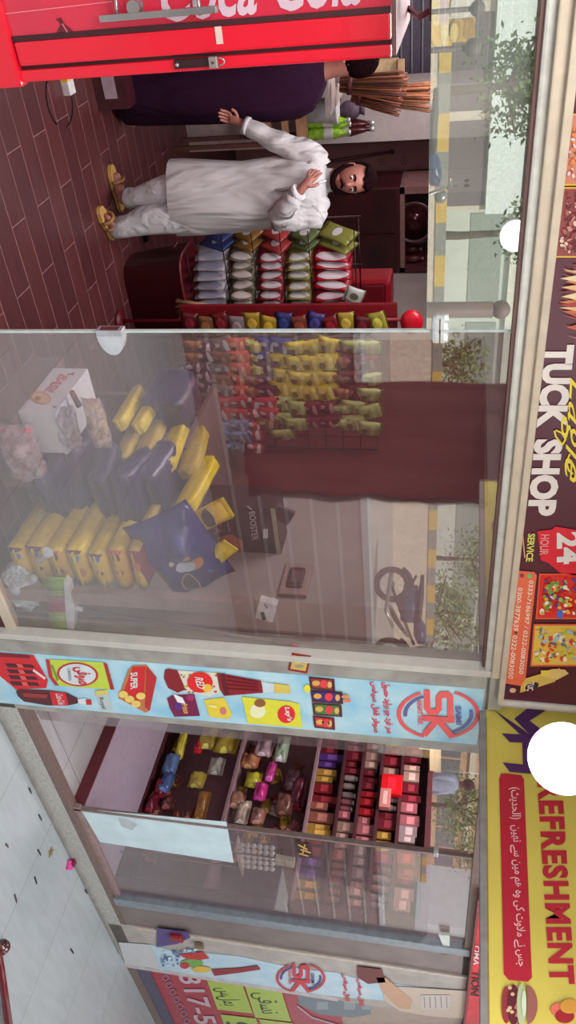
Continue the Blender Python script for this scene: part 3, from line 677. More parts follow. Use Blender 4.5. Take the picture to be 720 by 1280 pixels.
# roadside boards
def board(px0,py0,px1,py1,y,cols,label,seed):
    a=sY(px0,py0,y); b=sY(px1,py1,y); t=thing('roadside_board',((a.x+b.x)/2,-y,1.0),label,'board')
    q=MB(); q.box((min(a.x,b.x),-y-.05,min(a.z,b.z)),(max(a.x,b.x),-y,max(a.z,b.z)),mat(cols[0],.6)); 
    r=random.Random(seed); x0,x1=sorted((a.x,b.x)); z0_,z1_=sorted((a.z,b.z))
    for i in range(14):
        cx=r.uniform(x0+.1,x1-.1); cz=r.uniform(z0_+.05,z1_-.05); R_x=min(cx-x0,x1-cx,.5); R_z=min(cz-z0_,z1_-cz,.3)
        q.poly([(cx+R_x*math.cos(k*.6),-y+.004+i*.001,cz+R_z*math.sin(k*.6)) for k in range(10)],mat(r.choice(cols),.6))
    q.build('panel',t)
    q=MB(); 
    for x in (x0+.1,x1-.1): q.tube([(x,-y-.08,1.0),(x,-y-.08,z1_)],.035,mat((120,116,116),.5),6)
    q.build('post',t)
board(538,-6,560,60,9,[(236,196,120),(90,170,190),(226,130,90),(214,190,190),(240,220,170)],'colourful roadside board with orange and blue picture across the street',2)
board(563,-6,593,22,9.3,[(216,214,206),(210,206,200)],'white blank roadside board across the street',3)
board(563,24,593,52,9.3,[(196,160,80),(214,190,110),(170,130,60)],'ochre roadside board across the street',4)
# gate posts with dark finials, lamp post silhouettes
def post(px,py,r,y,label,name='gate_post',c=(96,84,86)):
    p=sY(px,py,y); t=thing(name,(p.x,-y,1.0),label,'post'); q=MB(); q.ball(p,r,mat(c,.6)); 
    q.build('finial',t); q=MB(); q.tube([(p.x,p.y,1.0),(p.x,p.y,p.z-r*.8)],r*.32 if name!='bollard' else r*.9,mat(c,.6),8); q.build('shaft',t)
post(597,11,.085,8.3,'leftmost dark post with a round finial across the street'); post(591,60,.10,8.3,'dark post with a round finial beside the roadside boards')
post(626,388,.14,9,'thick dark bollard post with a ball top across the street','bollard',(120,96,94))
# trees
def tree(c,h,r,label,seed,cols=((96,118,72),(130,146,96),(70,92,56)),n=1500,group=None):
    t=thing('street_tree',(c.x,c.y,1.0),label,'tree',group); q=MB(); rr=random.Random(seed)
    top=Vector((c.x,c.y,c.z)); q.tube([(c.x,c.y,1.0),(c.x+.05,c.y,(1+c.z)/2),top],[.11,.08,.05],mat((96,76,66),.9),8)
    for i in range(6):
        a=rr.uniform(0,6.28); q.tube([top-Vector((0,0,.3)),top+Vector((math.cos(a)*r*.7,math.sin(a)*r*.7,rr.uniform(-.1,.6)*r))],[.04,.015],mat((96,76,66),.9),5)
    q.build('trunk',t); q=MB(); ms=[mat(k,.7,var=.2) for k in cols]
    for i in range(n):
        d=Vector((rr.gauss(0,1),rr.gauss(0,1),rr.gauss(0,.8))).normalized()*r*rr.uniform(.35,1)
        d*= .75+.5*noise.noise(d*1.6+Vector((seed,0,0)))
        p=top+d; s=rr.uniform(.035,.085); a=Vector((rr.gauss(0,1),rr.gauss(0,1),rr.gauss(0,1))).normalized(); b=a.orthogonal().normalized()
        q.poly([p-a*s,p+b*s*.5,p+a*s,p-b*s*.5],rr.choice(ms))
    q.build('foliage',t)
tree(sY(655,105,14),0,1.3,'leafy tree in front of the pale long building across the street',1)
tree(sY(655,290,13),0,.75,'small thin tree left of the bollard across the street',2,n=500)
tree(sY(560,765,14),0,1.5,'green tree behind the parked motorcycle across the street',3,((140,170,90),(170,190,120),(110,140,80)))
tree(sY(600,700,20),0,1.9,'rounded green tree beyond the parked motorcycle',4,((150,180,100),(180,196,130),(110,140,80)))
tree(sY(575,455,15),0,.9,'small green tree beside the tarpaulin across the street',5,((150,180,100),(180,196,130),(110,140,80)),n=700)
tree(sY(580,1010,14),0,1.7,'dense green tree behind the walking person',6,((130,160,90),(160,180,110),(110,140,80)),n=1800)
tree(sY(585,1066,18),0,1.4,'green tree farthest along the street',7,((130,160,90),(160,180,110)),n=800)
# dark tarpaulin hanging from a rail over the pavement
tp=thing('hanging_tarpaulin',(3.7,-2.95,.4),'dark maroon tarpaulin hanging from a rail over the pavement','tarpaulin')
q=MB(); n=24; N=18; rows=[]
xa=onY(540,480,2.95).x; xb=onY(470,628,2.95).x; ztop=3.12; zbm=.45
for j in range(N+1):
    z=ztop+(zbm-ztop)*j/N; rows.append([q.bm.verts.new((xa+(xb-xa)*i/n+(.02*math.sin(j*2.1)+.012*math.sin(j*5) if i==n else 0),-2.95-.03*math.sin(i*1.3)-.015*math.sin(i*.7+j),z)) for i in range(n+1)])
mt=mat((80,34,38),.8,var=.2,scale=4); q.mi(mt)
for a,b in zip(rows,rows[1:]):
    for i in range(n): f=q.bm.faces.new((a[i],a[i+1],b[i+1],b[i])); f.smooth=True
o=q.build('cloth',tp); sm=o.modifiers.new('s','SOLIDIFY'); sm.thickness=.006
q=MB(); q.tube([(xa-.1,-2.95,3.09),(xb+.1,-2.95,3.09)],.02,mat((120,110,108),.5,.4)); q.build('rail',tp)
# parked motorcycle
def motorcycle(c,rz,label):
    t=thing('motorcycle',c,label,'motorcycle',rz=rz); W=parent_world(t)
    def T(x,y,z): return W@Vector((x,y,z))
    blk=mat((34,26,28),.5,.1); ch=mat((150,146,146),.3,.7); bl=mat((60,70,110),.35,.1)
    for x,nm in ((-.62,'rear_wheel'),(.62,'front_wheel')):
        q=MB(); q.tube([T(x+.26*math.cos(a*PI/12),0,.3+.26*math.sin(a*PI/12)) for a in range(25)],.055,blk,8,cap=False)
        for k in range(8): a=k*PI/4; q.tube([T(x,0,.3),T(x+.25*math.cos(a),0,.3+.25*math.sin(a))],.005,ch,4)
        q.lathe([(.03,-.05),(.05,-.03),(.05,.03),(.03,.05)],T(x,0,.3),ch,axis=W.to_3x3()@Vector((0,1,0))); q.build(nm,t)
    q=MB(); q.loft([(T(-.1,0,.72),W.to_3x3()@Vector((0,.06,0)),W.to_3x3()@Vector((0,0,.05))),(T(.05,0,.78),W.to_3x3()@Vector((0,.13,0)),W.to_3x3()@Vector((0,0,.1))),(T(.25,0,.8),W.to_3x3()@Vector((0,.12,0)),W.to_3x3()@Vector((0,0,.11))),(T(.38,0,.82),W.to_3x3()@Vector((0,.05,0)),W.to_3x3()@Vector((0,0,.06)))],bl); q.build('fuel_tank',t)
    q=MB(); q.loft([(T(-.8,0,.8),W.to_3x3()@Vector((0,.08,0)),W.to_3x3()@Vector((0,0,.03))),(T(-.5,0,.79),W.to_3x3()@Vector((0,.13,0)),W.to_3x3()@Vector((0,0,.05))),(T(0,0,.76),W.to_3x3()@Vector((0,.11,0)),W.to_3x3()@Vector((0,0,.05)))],blk); q.build('seat',t)
    q=MB(); q.tube([T(.62,.07,.3),T(.42,.06,.95)],.02,ch); q.tube([T(.62,-.07,.3),T(.42,-.06,.95)],.02,ch); q.build('fork',t)
    q=MB(); q.tube([T(.25,.38,1.02),T(.38,.2,1.04),T(.42,0,.98),T(.38,-.2,1.04),T(.25,-.38,1.02)],.015,ch); q.build('handlebar',t)
    q=MB(); q.ball(T(.52,0,.9),.09,ch); q.build('headlight',t)
    q=MB(); q.loft([(T(-.2,0,.3),W.to_3x3()@Vector((0,.12,0)),W.to_3x3()@Vector((.05,0,.05))),(T(.05,0,.42),W.to_3x3()@Vector((0,.15,0)),W.to_3x3()@Vector((.15,0,.12))),(T(.2,0,.55),W.to_3x3()@Vector((0,.09,0)),W.to_3x3()@Vector((.1,0,.06)))],blk); q.tube([T(.1,.12,.35),T(-.2,.14,.22),T(-.85,.15,.3)],[.025,.03,.04],ch); q.build('engine',t)
    q=MB(); q.loft([(T(-.62,0,.62),W.to_3x3()@Vector((0,.07,0)),W.to_3x3()@Vector((0,0,.12))),(T(-.3,0,.6),W.to_3x3()@Vector((0,.1,0)),W.to_3x3()@Vector((0,0,.16))),(T(0,0,.6),W.to_3x3()@Vector((0,.09,0)),W.to_3x3()@Vector((0,0,.14)))],bl); q.build('side_cover',t)
    for x,nm in ((-.62,'rear_mudguard'),(.62,'front_mudguard')): q=MB(); q.tube([T(x+.32*math.cos(a*PI/12),0,.3+.32*math.sin(a*PI/12)) for a in range(1,11)],.05,blk,6); q.build(nm,t)
    q=MB(); q.tube([T(-.62,.05,.3),T(-.2,.05,.45),T(.4,.03,.7)],.025,blk); q.tube([T(-.8,0,.7),T(-.2,.05,.45)],.02,blk); q.build('frame',t)
    q=MB(); 
    for s_ in (-1,1): q.tube([T(.38,.2*s_,1.04),T(.36,.3*s_,1.22)],.006,ch,5); q.ball(T(.36,.3*s_,1.24),.055,blk,(.3,1,.7))
    q.build('mirrors',t); return t
b=sY(468,775,7); motorcycle((b.x,-7,1.0),.5,'dark blue motorcycle parked across the street behind the parapet')
b=sY(540,195,9); motorcycle((b.x,-9,1.0),.2,'motorcycle parked by the yellow and grey barrier')
# pedestrian seen over the display pane
pc=sY(583,983,7.5); pd=thing('person',(pc.x,-7.5,1.0),'person in a pale blue striped shirt standing across the street','person')
s_=1.7/1.7; hz=pc.z
q=MB(); X0=pc.x; Y0=-7.5; sk=mat((130,90,80),.6)
H0=hz-1.0; k=H0/1.62
q.loft([((X0,Y0,1.0+k*z),(k*rx,0,0),(0,k*ry,0)) for z,rx,ry in ((.85,.17,.12),(1.0,.16,.11),(1.2,.19,.12),(1.36,.2,.11),(1.44,.1,.08),(1.5,.06,.06),(1.56,.07,.08),(1.63,.085,.1),(1.7,.08,.09),(1.76,.04,.05))],sk)
for sx in (-1,1):
    q.tube([(X0+sx*.09*k,Y0,1.0+.9*k),(X0+sx*.1*k,Y0+.05,1.0+.48*k),(X0+sx*.1*k,Y0,1.0+.06*k)],[.09*k,.06*k,.04*k],sk,10); q.tube([(X0+sx*.2*k,Y0,1+1.38*k),(X0+sx*.26*k,Y0+.03,1+1.1*k),(X0+sx*.27*k,Y0+.1,1+.85*k)],[.05*k,.04*k,.03*k],sk,8)
    q.ball((X0+sx*.1*k,Y0+.05,1.0+.04*k),.05*k,sk,(.9,2,.8))
q.build('body',pd)
q=MB(); q.loft([((X0,Y0,1.0+k*z),(k*rx,0,0),(0,k*ry,0)) for z,rx,ry in ((.75,.22,.17),(.95,.21,.16),(1.2,.225,.15),(1.36,.22,.13),(1.44,.13,.1),(1.47,.08,.08))],mat((166,178,206),.8,var=.15,scale=30),wob=.03)
for sx in (-1,1): q.tube([(X0+sx*.19*k,Y0,1+1.4*k),(X0+sx*.27*k,Y0+.03,1+1.1*k),(X0+sx*.28*k,Y0+.09,1+.9*k)],[.075*k,.06*k,.05*k],mat((166,178,206),.8,var=.15,scale=30),10)
q.build('shirt',pd)
q=MB(); q.loft([((X0,Y0,1.0+k*z),(k*rx,0,0),(0,k*ry,0)) for z,rx,ry in ((.08,.16,.1),(.5,.18,.12),(.8,.2,.15),(.95,.18,.14))],mat((110,106,110),.8)); q.build('trousers',pd)
q=MB(); q.ball((X0,Y0-.01,1.0+1.66*k),.108*k,mat((70,44,44),.8),(1,1.1,1.1)); q.build('hair',pd)
# ================================================================== helpers for packets
def decal_mat(base, decs, rough=.4, var=.12, key=None, bump=.25, spec=.5):
    """base colour with printed ovals at fixed places of the packet: (cx, cz, rx, rz, colour)"""
    k = ('d', key or (tuple(base), tuple(decs), rough))
    if k in MC: return MC[k]
    m = bpy.data.materials.new('printed_wrapper'); m.use_nodes = True; nt = m.node_tree; b = nt.nodes['Principled BSDF']
    b.inputs['Roughness'].default_value = rough; b.inputs['Specular IOR Level'].default_value = spec
    t = nt.nodes.new('ShaderNodeTexCoord'); sx = nt.nodes.new('ShaderNodeSeparateXYZ'); nt.links.new(t.outputs['Object'], sx.inputs[0])
    n = nt.nodes.new('ShaderNodeTexNoise'); n.inputs['Scale'].default_value = 22; n.inputs['Detail'].default_value = 4; nt.links.new(t.outputs['Object'], n.inputs['Vector'])
    mx = nt.nodes.new('ShaderNodeMix'); mx.data_type = 'RGBA'; a = lin(base); mx.inputs[6].default_value = a; mx.inputs[7].default_value = (a[0]*(1-2*var), a[1]*(1-2*var), a[2]*(1-2*var), 1)
    nt.links.new(n.outputs['Fac'], mx.inputs[0]); cur = mx.outputs[2]
    def M1(op, a_, b_):
        q = nt.nodes.new('ShaderNodeMath'); q.operation = op
        for i, v in enumerate((a_, b_)):
            if v is None: continue
            if isinstance(v, (int, float)): q.inputs[i].default_value = v
            else: nt.links.new(v, q.inputs[i])
        return q.outputs[0]
    for cx, cz, rx, rz, c in decs:
        u = M1('DIVIDE', M1('SUBTRACT', sx.outputs['X'], cx), rx); v = M1('DIVIDE', M1('SUBTRACT', sx.outputs['Z'], cz), rz)
        r = M1('ADD', M1('MULTIPLY', u, u), M1('MULTIPLY', v, v)); f = M1('LESS_THAN', M1('ADD', r, M1('MULTIPLY', n.outputs['Fac'], .3)), 1.15)
        q = nt.nodes.new('ShaderNodeMix'); q.data_type = 'RGBA'; nt.links.new(f, q.inputs[0]); nt.links.new(cur, q.inputs[6]); q.inputs[7].default_value = lin(c); cur = q.outputs[2]
    nt.links.new(cur, b.inputs['Base Color'])
    bp = nt.nodes.new('ShaderNodeBump'); bp.inputs['Strength'].default_value = bump; bp.inputs['Distance'].default_value = .006
    nt.links.new(n.outputs['Fac'], bp.inputs['Height']); nt.links.new(bp.outputs['Normal'], b.inputs['Normal'])
    MC[k] = m; return m
def wrap(o): return o
def packet_proto(w, h, t, base, decs, back=None, seed=0, name='crisp_packet'):
    """one packet standing in the X-Z plane, centre at its origin; children: crimped seals"""
    q = MB(); q.pillow((0,0,0), (w/2,0,0), (0,0,h/2), (0,-t/2,0), decal_mat(base, decs), None, 8, 10, seed)
    if back is not None:
        q.mi(mat(back,.3,.2,var=.15,scale=30)); bi = len(q.mats)-1
        n = len(q.bm.faces)//2
        for i, f in enumerate(q.bm.faces):
            if i >= n: f.material_index = bi
    me = bpy.data.meshes.new(name); bmesh.ops.recalc_face_normals(q.bm, faces=q.bm.faces); q.bm.to_mesh(me); q.bm.free()
    for m_ in q.mats: me.materials.append(m_)
    q = MB(); dk = mat(tuple(int(v*.75) for v in base), .35, .15, var=.2, scale=60)
    q.box((-w/2*.94, -.0015, -.006), (w/2*.94, .0015, .006), dk)
    m2 = bpy.data.meshes.new('seal'); q.bm.to_mesh(m2); q.bm.free(); m2.materials.append(dk)
    return name, me, m2, h
def place(proto, loc, rot, label, cat, group, sc=1.):
    name, me, m2, h = proto
    o = bpy.data.objects.new(name, me); COL.objects.link(o); o.location = loc; o.rotation_euler = rot; o.scale = (sc,)*3
    for z in (-h/2, h/2): s = bpy.data.objects.new('seal', m2); COL.objects.link(s); s.parent = o; s.location = (0, 0, z)
    return tag(o, label, cat, group)
SEEN = {}
def snack(proto, loc, rot, label, group=None, sc=1., cat='snack packet'):
    return place(proto, loc, rot, label, cat, group, sc)

# ================================================================== DRINKS COOLER at the left
REDC=(222,20,46); cy=.3
cx=lambda u,px=250: onY(px,u,cy).x
ctop=onY(489,45,cy).z
co=thing('drinks_cooler',(.2,.6,0),'tall bright red drinks cooler with white script and a chrome grab handle','cooler')
xr=cx(89); xs=cx(70); xg=cx(31)
mr=mat(REDC,.28,var=.05,scale=3,clear=.3)
q=MB(); q.box((-.25,cy+.045,.05),(xr-.01,1.0,ctop-.01),mr,.01); q.build('body',co)
q=MB(); q.box((-.25,cy+.04,ctop-.012),(xr,1.0,ctop+.012),mat((150,110,112),.6)); q.build('top_plate',co)
q=MB(); q.box((xg+.008,cy,.74),(xs-.006,cy+.04,ctop),mr,.008); q.build('door_frame',co)
q=MB(); q.box((xs+.006,cy+.006,.3),(xr,cy+.046,ctop),mr,.008); q.build('side_panel',co)
q=MB(); q.box((xs-.006,cy+.02,.3),(xs+.006,cy+.046,ctop),mat((56,10,22),.6)); q.box((xg-.008,cy+.004,.3),(xg+.008,cy+.046,ctop),mat((60,14,24),.5)); q.build('gasket',co)
q=MB(); q.box((-.25,cy+.01,.3),(xg-.008,cy+.05,ctop),mat((206,40,66),.25,var=.05,scale=4,clear=.4)); q.build('door_panel',co)
q=MB(); q.box((-.25,cy-.01,.06),(xr+.012,cy+.05,.735),mr,.012); q.build('kick_panel',co)
q=MB()
for x in (-.2,xr-.06): 
    for y in (.4,.9): q.lathe([(.03,0),(.03,.04),(.02,.06)],(x,y,0),mat((40,30,32),.6))
q.build('feet',co)
A=Art(planeY(cy+.009)); A.text('Coca-Cola',(203,29),(452,6),(198,-44),(206,176,190),2,.02,.25)
A.poly([(70,24),(76,22),(80,30),(90,38),(93,43),(70,46),(72,38),(76,30)],(96,24,34),2); A.stroke([(78,30),(84,40)],1.6,(200,110,110),3); A.stroke([(0,18),(140,2)],1.2,(230,130,140),2); A.build('printing',co)
q=MB(); ch=mat((176,170,170),.25,.75,var=.08); p=lambda px,u,o=0.: onY(px,u,cy-o)
q.box((p(128,24,.03).x-.012,cy-.045,p(130,20).z),(p(128,24).x+.004,cy-.022,p(276,18).z),ch,.004)
q.tube([p(146,19,.03),p(145,2,.03),p(142,-14,0)],.006,ch); q.tube([p(250,19,.03),p(248,2,.03),p(246,-14,0)],.006,ch); q.build('grab_handle',co)
q=MB(); q.lathe([(.02,0),(.022,.01),(.012,.014),(.012,.03),(.02,.034),(.02,.05)],p(176,8,.02)+Vector((0,.03,-.02)),ch,axis=(0,-1,0)); q.build('lock_knob',co)
q=MB(); a=p(218,81); b=p(264,76); q.box((a.x-.014,cy-.006,a.z),(a.x+.012,cy+.01,b.z),mat((44,14,22),.4),.004); q.ball((a.x,cy-.008,a.z+.012),.007,ch); h=q.build('latch',co)
pk=p(269,76); q=MB(); q.box((pk.x-.016,cy-.03,pk.z-.014),(pk.x+.016,cy-.012,pk.z+.014),mat((186,180,176),.3,.7),.003); pl=q.build('padlock',None); tag(pl,'small steel padlock hanging on the latch of the red cooler','padlock')
q=MB(); q.tube([(pk.x+.011*math.cos(a_),cy-.021,pk.z+.014+.022*math.sin(a_)) for a_ in [PI*i/8 for i in range(9)]],.0028,ch,6); q.ball((pk.x,cy-.031,pk.z),.004,mat((90,20,30),.4)); q.build('shackle',pl)
q=MB(); a=p(272,34,.003); q.box((a.x-.002,cy-.004,a.z-.01),(p(272,55).x,cy-.002,a.z+.012),mat((222,190,180),.6)); tag(q.build('paper_tag'),'cream paper tag stuck on the red cooler frame above the latch','tag')
q=MB(); hp=onY(512,22,.75); q.tube([(xr-.05,.9,ctop+.01),(xr-.04,.75,ctop+.06),(xr-.08,.6,ctop+.11)],.01,mat((110,30,40),.5)); q.box((xr-.12,.58,ctop+.1),(xr-.05,.64,ctop+.13),mat((90,24,34),.5)); q.build('hinge_arm',co)
# things on the floor by the cooler
fp=onZ(80,106,0); q=MB(); q.box((fp.x-.06,fp.y-.04,0),(fp.x+.05,fp.y+.04,.045),mat((214,214,212),.5),.006); ad=q.build('power_adapter'); tag(ad,'white and yellow plug adapter with a cable loop beside the cooler','adapter')
q=MB(); q.box((fp.x-.062,fp.y-.042,-.0),(fp.x-.02,fp.y+.0,.047),mat((232,190,50),.5),.004); q.build('yellow_side',ad)
q=MB(); q.tube([(fp.x+.05+.16*math.cos(a_)*.9,fp.y+.02+.16*math.sin(a_)-.12,.006) for a_ in [2*PI*i/24 for i in range(22)]],.004,mat((52,22,30),.6),5); q.build('cable',ad)
bx=onZ(126,136,0.0); q=MB(); q.box((bx.x-.26,bx.y-.04,0),(bx.x+.0,bx.y+.1,.2),mat((70,30,38),.25,var=.2)); bk=q.build('dark_carton'); tag(bk,'dark glossy carton on the floor at the feet of the navy-robed person','carton')
q=MB(); q.poly([(bx.x-.18,bx.y-.042,.06),(bx.x-.06,bx.y-.042,.06),(bx.x-.06,bx.y-.042,.14),(bx.x-.18,bx.y-.042,.14)],mat((170,150,160),.4),(0,.001,0)); q.build('label',bk)

# ================================================================== BACK OF THE SHOP
# wallpapered wall with motifs, white wall corner, dark cabinet
q=MB(); x0=onY(450,180,5.6).x; x1=onY(450,240,5.6).x
q.box((x0,5.6,0),(x1+1.6,5.7,2.75),mat((140,92,92),.7,var=.08,scale=4)); o=q.build('wall_papered'); struct(o)
A=Art(planeY(5.598))
for a,b in ((478,202),(505,201),(492,214),(520,213),(478,228)):
    for k in range(6): A.ell(a+4.2*math.cos(k*PI/3),b+4.2*math.sin(k*PI/3),1.9,1.2,(112,66,70),2,k*PI/3,n=8)
    A.ell(a,b,1.6,1.6,(112,66,70),3,n=8)
o=A.mb.build('trim_motifs'); struct(o)
q=MB(); x0=onY(450,128,5.1).x; x1=onY(450,178,5.1).x; q.box((x0-.1,5.1,0),(x1,5.6,2.75),mat((206,196,194),.7,var=.05)); o=q.build('wall_corner'); struct(o)
# roller shutter far left
q=MB(); x0=onY(480,-60,6.2).x; x1=onY(480,122,6.2).x; q.box((x0,6.25,0),(x1,6.3,2.75),mat((110,104,120),.5,.2))
for i in range(26): q.box((x0,6.225,.1*i+.06),(x1,6.25,.1*i+.075),mat((176,172,182),.4,.3))
o=q.build('roller_shutter'); tag(o,'grey roller shutter with thin pale slat lines at the back left','shutter'); 
# dark cabinet
q=MB(); x0=onY(450,236,4.9).x; x1=min(3.1,onY(450,352,4.9).x); za=onY(503,300,4.9).z; m_cab=mat((72,18,26),.5,var=.25,scale=3)
cab=thing('cabinet',((x0+x1)/2,5.0,0),'tall dark burgundy cabinet behind the man in white','cabinet')
q.box((x0,4.9,0),(x1,5.4,za-.02),m_cab,.01); q.build('body',cab)
q=MB(); xm=x0+(x1-x0)*.52; q.box((x0+.02,4.885,.05),(xm-.01,4.9,za-.06),mat((66,14,22),.45,var=.3,scale=4)); q.build('door',cab); q=MB(); q.box((xm+.01,4.885,.05),(x1-.02,4.9,za-.06),mat((66,14,22),.45,var=.3,scale=4)); q.build('door',cab)
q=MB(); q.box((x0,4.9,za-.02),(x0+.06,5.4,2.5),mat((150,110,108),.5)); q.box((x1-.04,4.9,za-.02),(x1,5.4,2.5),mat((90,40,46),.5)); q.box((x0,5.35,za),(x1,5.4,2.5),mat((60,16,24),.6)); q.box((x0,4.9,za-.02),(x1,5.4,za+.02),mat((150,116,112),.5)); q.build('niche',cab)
mi_=onY(517,278,4.95); q=MB(); q.lathe([(.001,0),(.17,0),(.185,.012),(.19,.0),(.17,-.012)],mi_,mat((130,96,98),.3,.5),28,axis=(0,-1,0)); r_o=q.build('round_mirror'); tag(r_o,'round dark mirror or lid standing on the cabinet top','mirror')
q=MB(); q.lathe([(.001,.013),(.16,.013),(.001,.014)],mi_,mat((74,30,38),.15,.5),28,axis=(0,-1,0)); q.build('mirror_face',r_o)
rr=random.Random(4)
for i in range(9):
    u=262+i*10; c=onY(506,u,5.05); h=rr.uniform(.10,.24); k_=rr.choice([(60,16,24),(96,40,44),(50,20,30),(120,70,70),(80,30,30)])
    q=MB(); q.lathe([(.035,0),(.036,h*.7),(.02,h*.82),(.016,h),(.001,h)],(c.x,5.02+.02*(i%3),za+.02),mat(k_,.4)); o=q.build('spray_can' if i%2 else 'jar'); 
    tag(o,('dark jar, %s from the left on the cabinet niche shelf'%ORD[i]) if i%2==0 else ('dark spray can, %s from the left on the cabinet niche shelf'%ORD[i]),'jar' if i%2==0 else 'can','dark jars in the cabinet niche' if i%2==0 else 'dark cans in the cabinet niche')
    l=MB(); l.lathe([(.0165,0),(.0165,.02),(.001,.021)],(c.x,5.02+.02*(i%3),za+.02+h),mat((150,120,116),.4)); l.build('cap',o)
# thin stick leaning on the papered wall
q=MB(); q.tube([Vector((onY(405,203,5.5).x+.05,5.45,0)),onY(405,203,5.5),onY(488,190,5.5)],.012,mat((70,26,32),.5)); q.ball(onY(490,189.6,5.5),.022,mat((40,10,20),.5)); tag(q.build('leaning_stick'),'thin dark stick leaning on the papered wall above the man','stick')
# counter with bottles
cz=onY(384,150,4.3).z; x0=onY(390,60,4.3).x; x1=onY(390,182,4.3).x
ct=thing('counter',((x0+x1)/2,4.5,0),'white painted counter at the back left under the bottles','counter')
boxobj('top',(x0,4.15,cz-.03),(x1,4.9,cz),mat((200,190,186),.5),ct,.004); boxobj('body',(x0+.02,4.2,0),(x1-.02,4.85,cz-.03),mat((170,150,146),.6),ct)
def bottle(c,h,r,body,cap,label,name='soda_bottle',cat='bottle',group=None):
    q=MB(); q.lathe([(r*.8,0),(r,.01),(r,h*.25),(r*.93,h*.32),(r,h*.4),(r,h*.62),(r*.5,h*.84),(r*.36,h*.88),(r*.36,h*.94)],c,body,16); o=q.build(name)
    q=MB(); q.lathe([(r*.42,h*.93),(r*.42,h),(.001,h)],c,cap,12); q.build('cap',o)
    q=MB(); q.lathe([(r*1.01,h*.38),(r*1.015,h*.4),(r*1.015,h*.58),(r*1.01,h*.6)],c,mat((206,206,196),.5),16); q.build('label',o)
    return tag(o,label,cat,group)
gr=film((150,196,60),.75,.1); gd=mat((70,70,40),.3)
for i,(u,lb) in enumerate(((153,'lime green soda bottle at the left end of the back counter'),(160,'lime green soda bottle in the middle of the three on the back counter'),(168,'lime green soda bottle at the right end of the back counter'))):
    c=onY(386,u,4.3); bottle((c.x,4.3+.05*(i%2),cz),.34,.045,gr,mat((206,206,206),.3,.4),lb)
for i,(u,lb) in enumerate(((158,'dark cola bottle with silver cap behind the green bottles'),(165,'dark cola bottle nearest the wall corner behind the green bottles'))):
    c=onY(386,u,4.55); bottle((c.x,4.55,cz),.5,.05,mat((84,30,34),.2),mat((226,226,226),.25,.5),lb)
c=onY(386,140,4.3); q=MB(); q.lathe([(.08,0),(.1,.24),(.103,.245),(.09,.25)],(c.x,4.3,cz),mat((206,206,210),.5),20); o=q.build('white_bucket'); tag(o,'white plastic bucket on the back counter beside the green bottles','bucket'); q=MB(); q.tube([(c.x-.1,4.3,cz+.24),(c.x-.06,4.22,cz+.2),(c.x+.06,4.22,cz+.2),(c.x+.1,4.3,cz+.24)],.004,mat((150,150,150),.4)); q.build('handle',o)
c=onY(437,138,4.5); q=MB(); q.ball((c.x,4.5,c.z),.075,mat((96,76,96),.7,var=.3,scale=20),(1,1,1.2)); o=q.build('cloth_sack'); tag(o,'small round purple-grey sack above the white bucket','sack'); q=MB(); q.tube([(c.x,4.5,c.z+.08),(c.x,4.5,c.z+.12)],[.03,.045],mat((96,76,96),.7)); q.build('tied_neck',o)
q=MB(); q.box((c.x-.3,4.4,c.z-.115),(c.x+.14,4.7,c.z-.095),mat((200,190,186),.5)); q.box((c.x-.3,4.66,c.z-.17),(c.x+.14,4.7,c.z-.095),mat((190,176,172),.6)); o=q.build('hanging_shelf'); tag(o,'short white shelf board over the back counter','shelf')
# upside-down straw brooms
def straw_broom(b,t_,r0,r1,label,seed,c=(134,76,52),n=60):
    b=Vector(b); t_=Vector(t_); d=(t_-b).normalized(); x=d.orthogonal().normalized(); y=d.cross(x); r=random.Random(seed)
    q=MB(); cols=[mat(c,.8,var=.2),mat(tuple(int(v*.75) for v in c),.8,var=.2),mat(tuple(min(255,int(v*1.2)) for v in c),.8,var=.2)]
    for i in range(n):
        a=r.uniform(0,6.28); k=math.sqrt(r.random()); o0=(x*math.cos(a)+y*math.sin(a))*k
        q.tube([b+o0*r0,b.lerp(t_,.5)+o0*(r0+r1)*.55,t_+o0*r1+d*r.uniform(-.05,.02)],.006,r.choice(cols),4,True)
    o=q.build('straw_broom'); tag(o,label,'broom')
    q=MB(); q.tube([b.lerp(t_,.12),b.lerp(t_,.2)],r0*1.35,mat((90,30,34),.6),12); q.build('binding',o); return o
straw_broom(onY(425,106,3.9),onY(507,107,3.9),.05,.10,'straw broom standing upside down nearest the red cooler',1)
straw_broom(onY(440,118,4.1),onY(500,130,4.1),.05,.09,'straw broom leaning in front of the white wall corner',2,(120,66,46))
straw_broom(onY(480,119,4.6)-Vector((0,0,.07)),onY(540,121,4.6),.05,.11,'straw broom farthest back reaching above the other brooms',3,(170,110,76))
zsh=onY(424,60,4.3).z-.02; c=onY(498,100,4.7); q=MB(); q.box((c.x-.15,4.7,zsh),(c.x+.06,4.75,c.z+.0),mat((206,180,140),.7)); o=q.build('cardboard_box'); tag(o,'small open cardboard box behind the brooms','box'); q=MB(); q.box((c.x-.15,4.66,c.z),(c.x+.06,4.7,c.z+.05),mat((190,160,120),.7)); q.build('flap',o)
# leafy plant between cooler and brooms
c=onY(452,94,4.2); c.z=zsh+.1; q=MB(); r=random.Random(9)
for i in range(26):
    d=Vector((r.gauss(0,.5),r.gauss(0,.4),r.uniform(.1,1))).normalized()*r.uniform(.05,.13); a=c+d; s_=d.orthogonal().normalized()*.018
    q.poly([c,c+d*.5+s_,a,c+d*.5-s_],mat((120,176,110),.5,var=.2),(0,.001,0))
o=q.build('foliage'); o.name='potted_plant'; tag(o,'small bright green plant between the red cooler and the brooms','plant'); q=MB(); q.lathe([(.04,-.1),(.055,0),(.05,.005)],c,mat((206,206,206),.5)); q.build('pot',o)
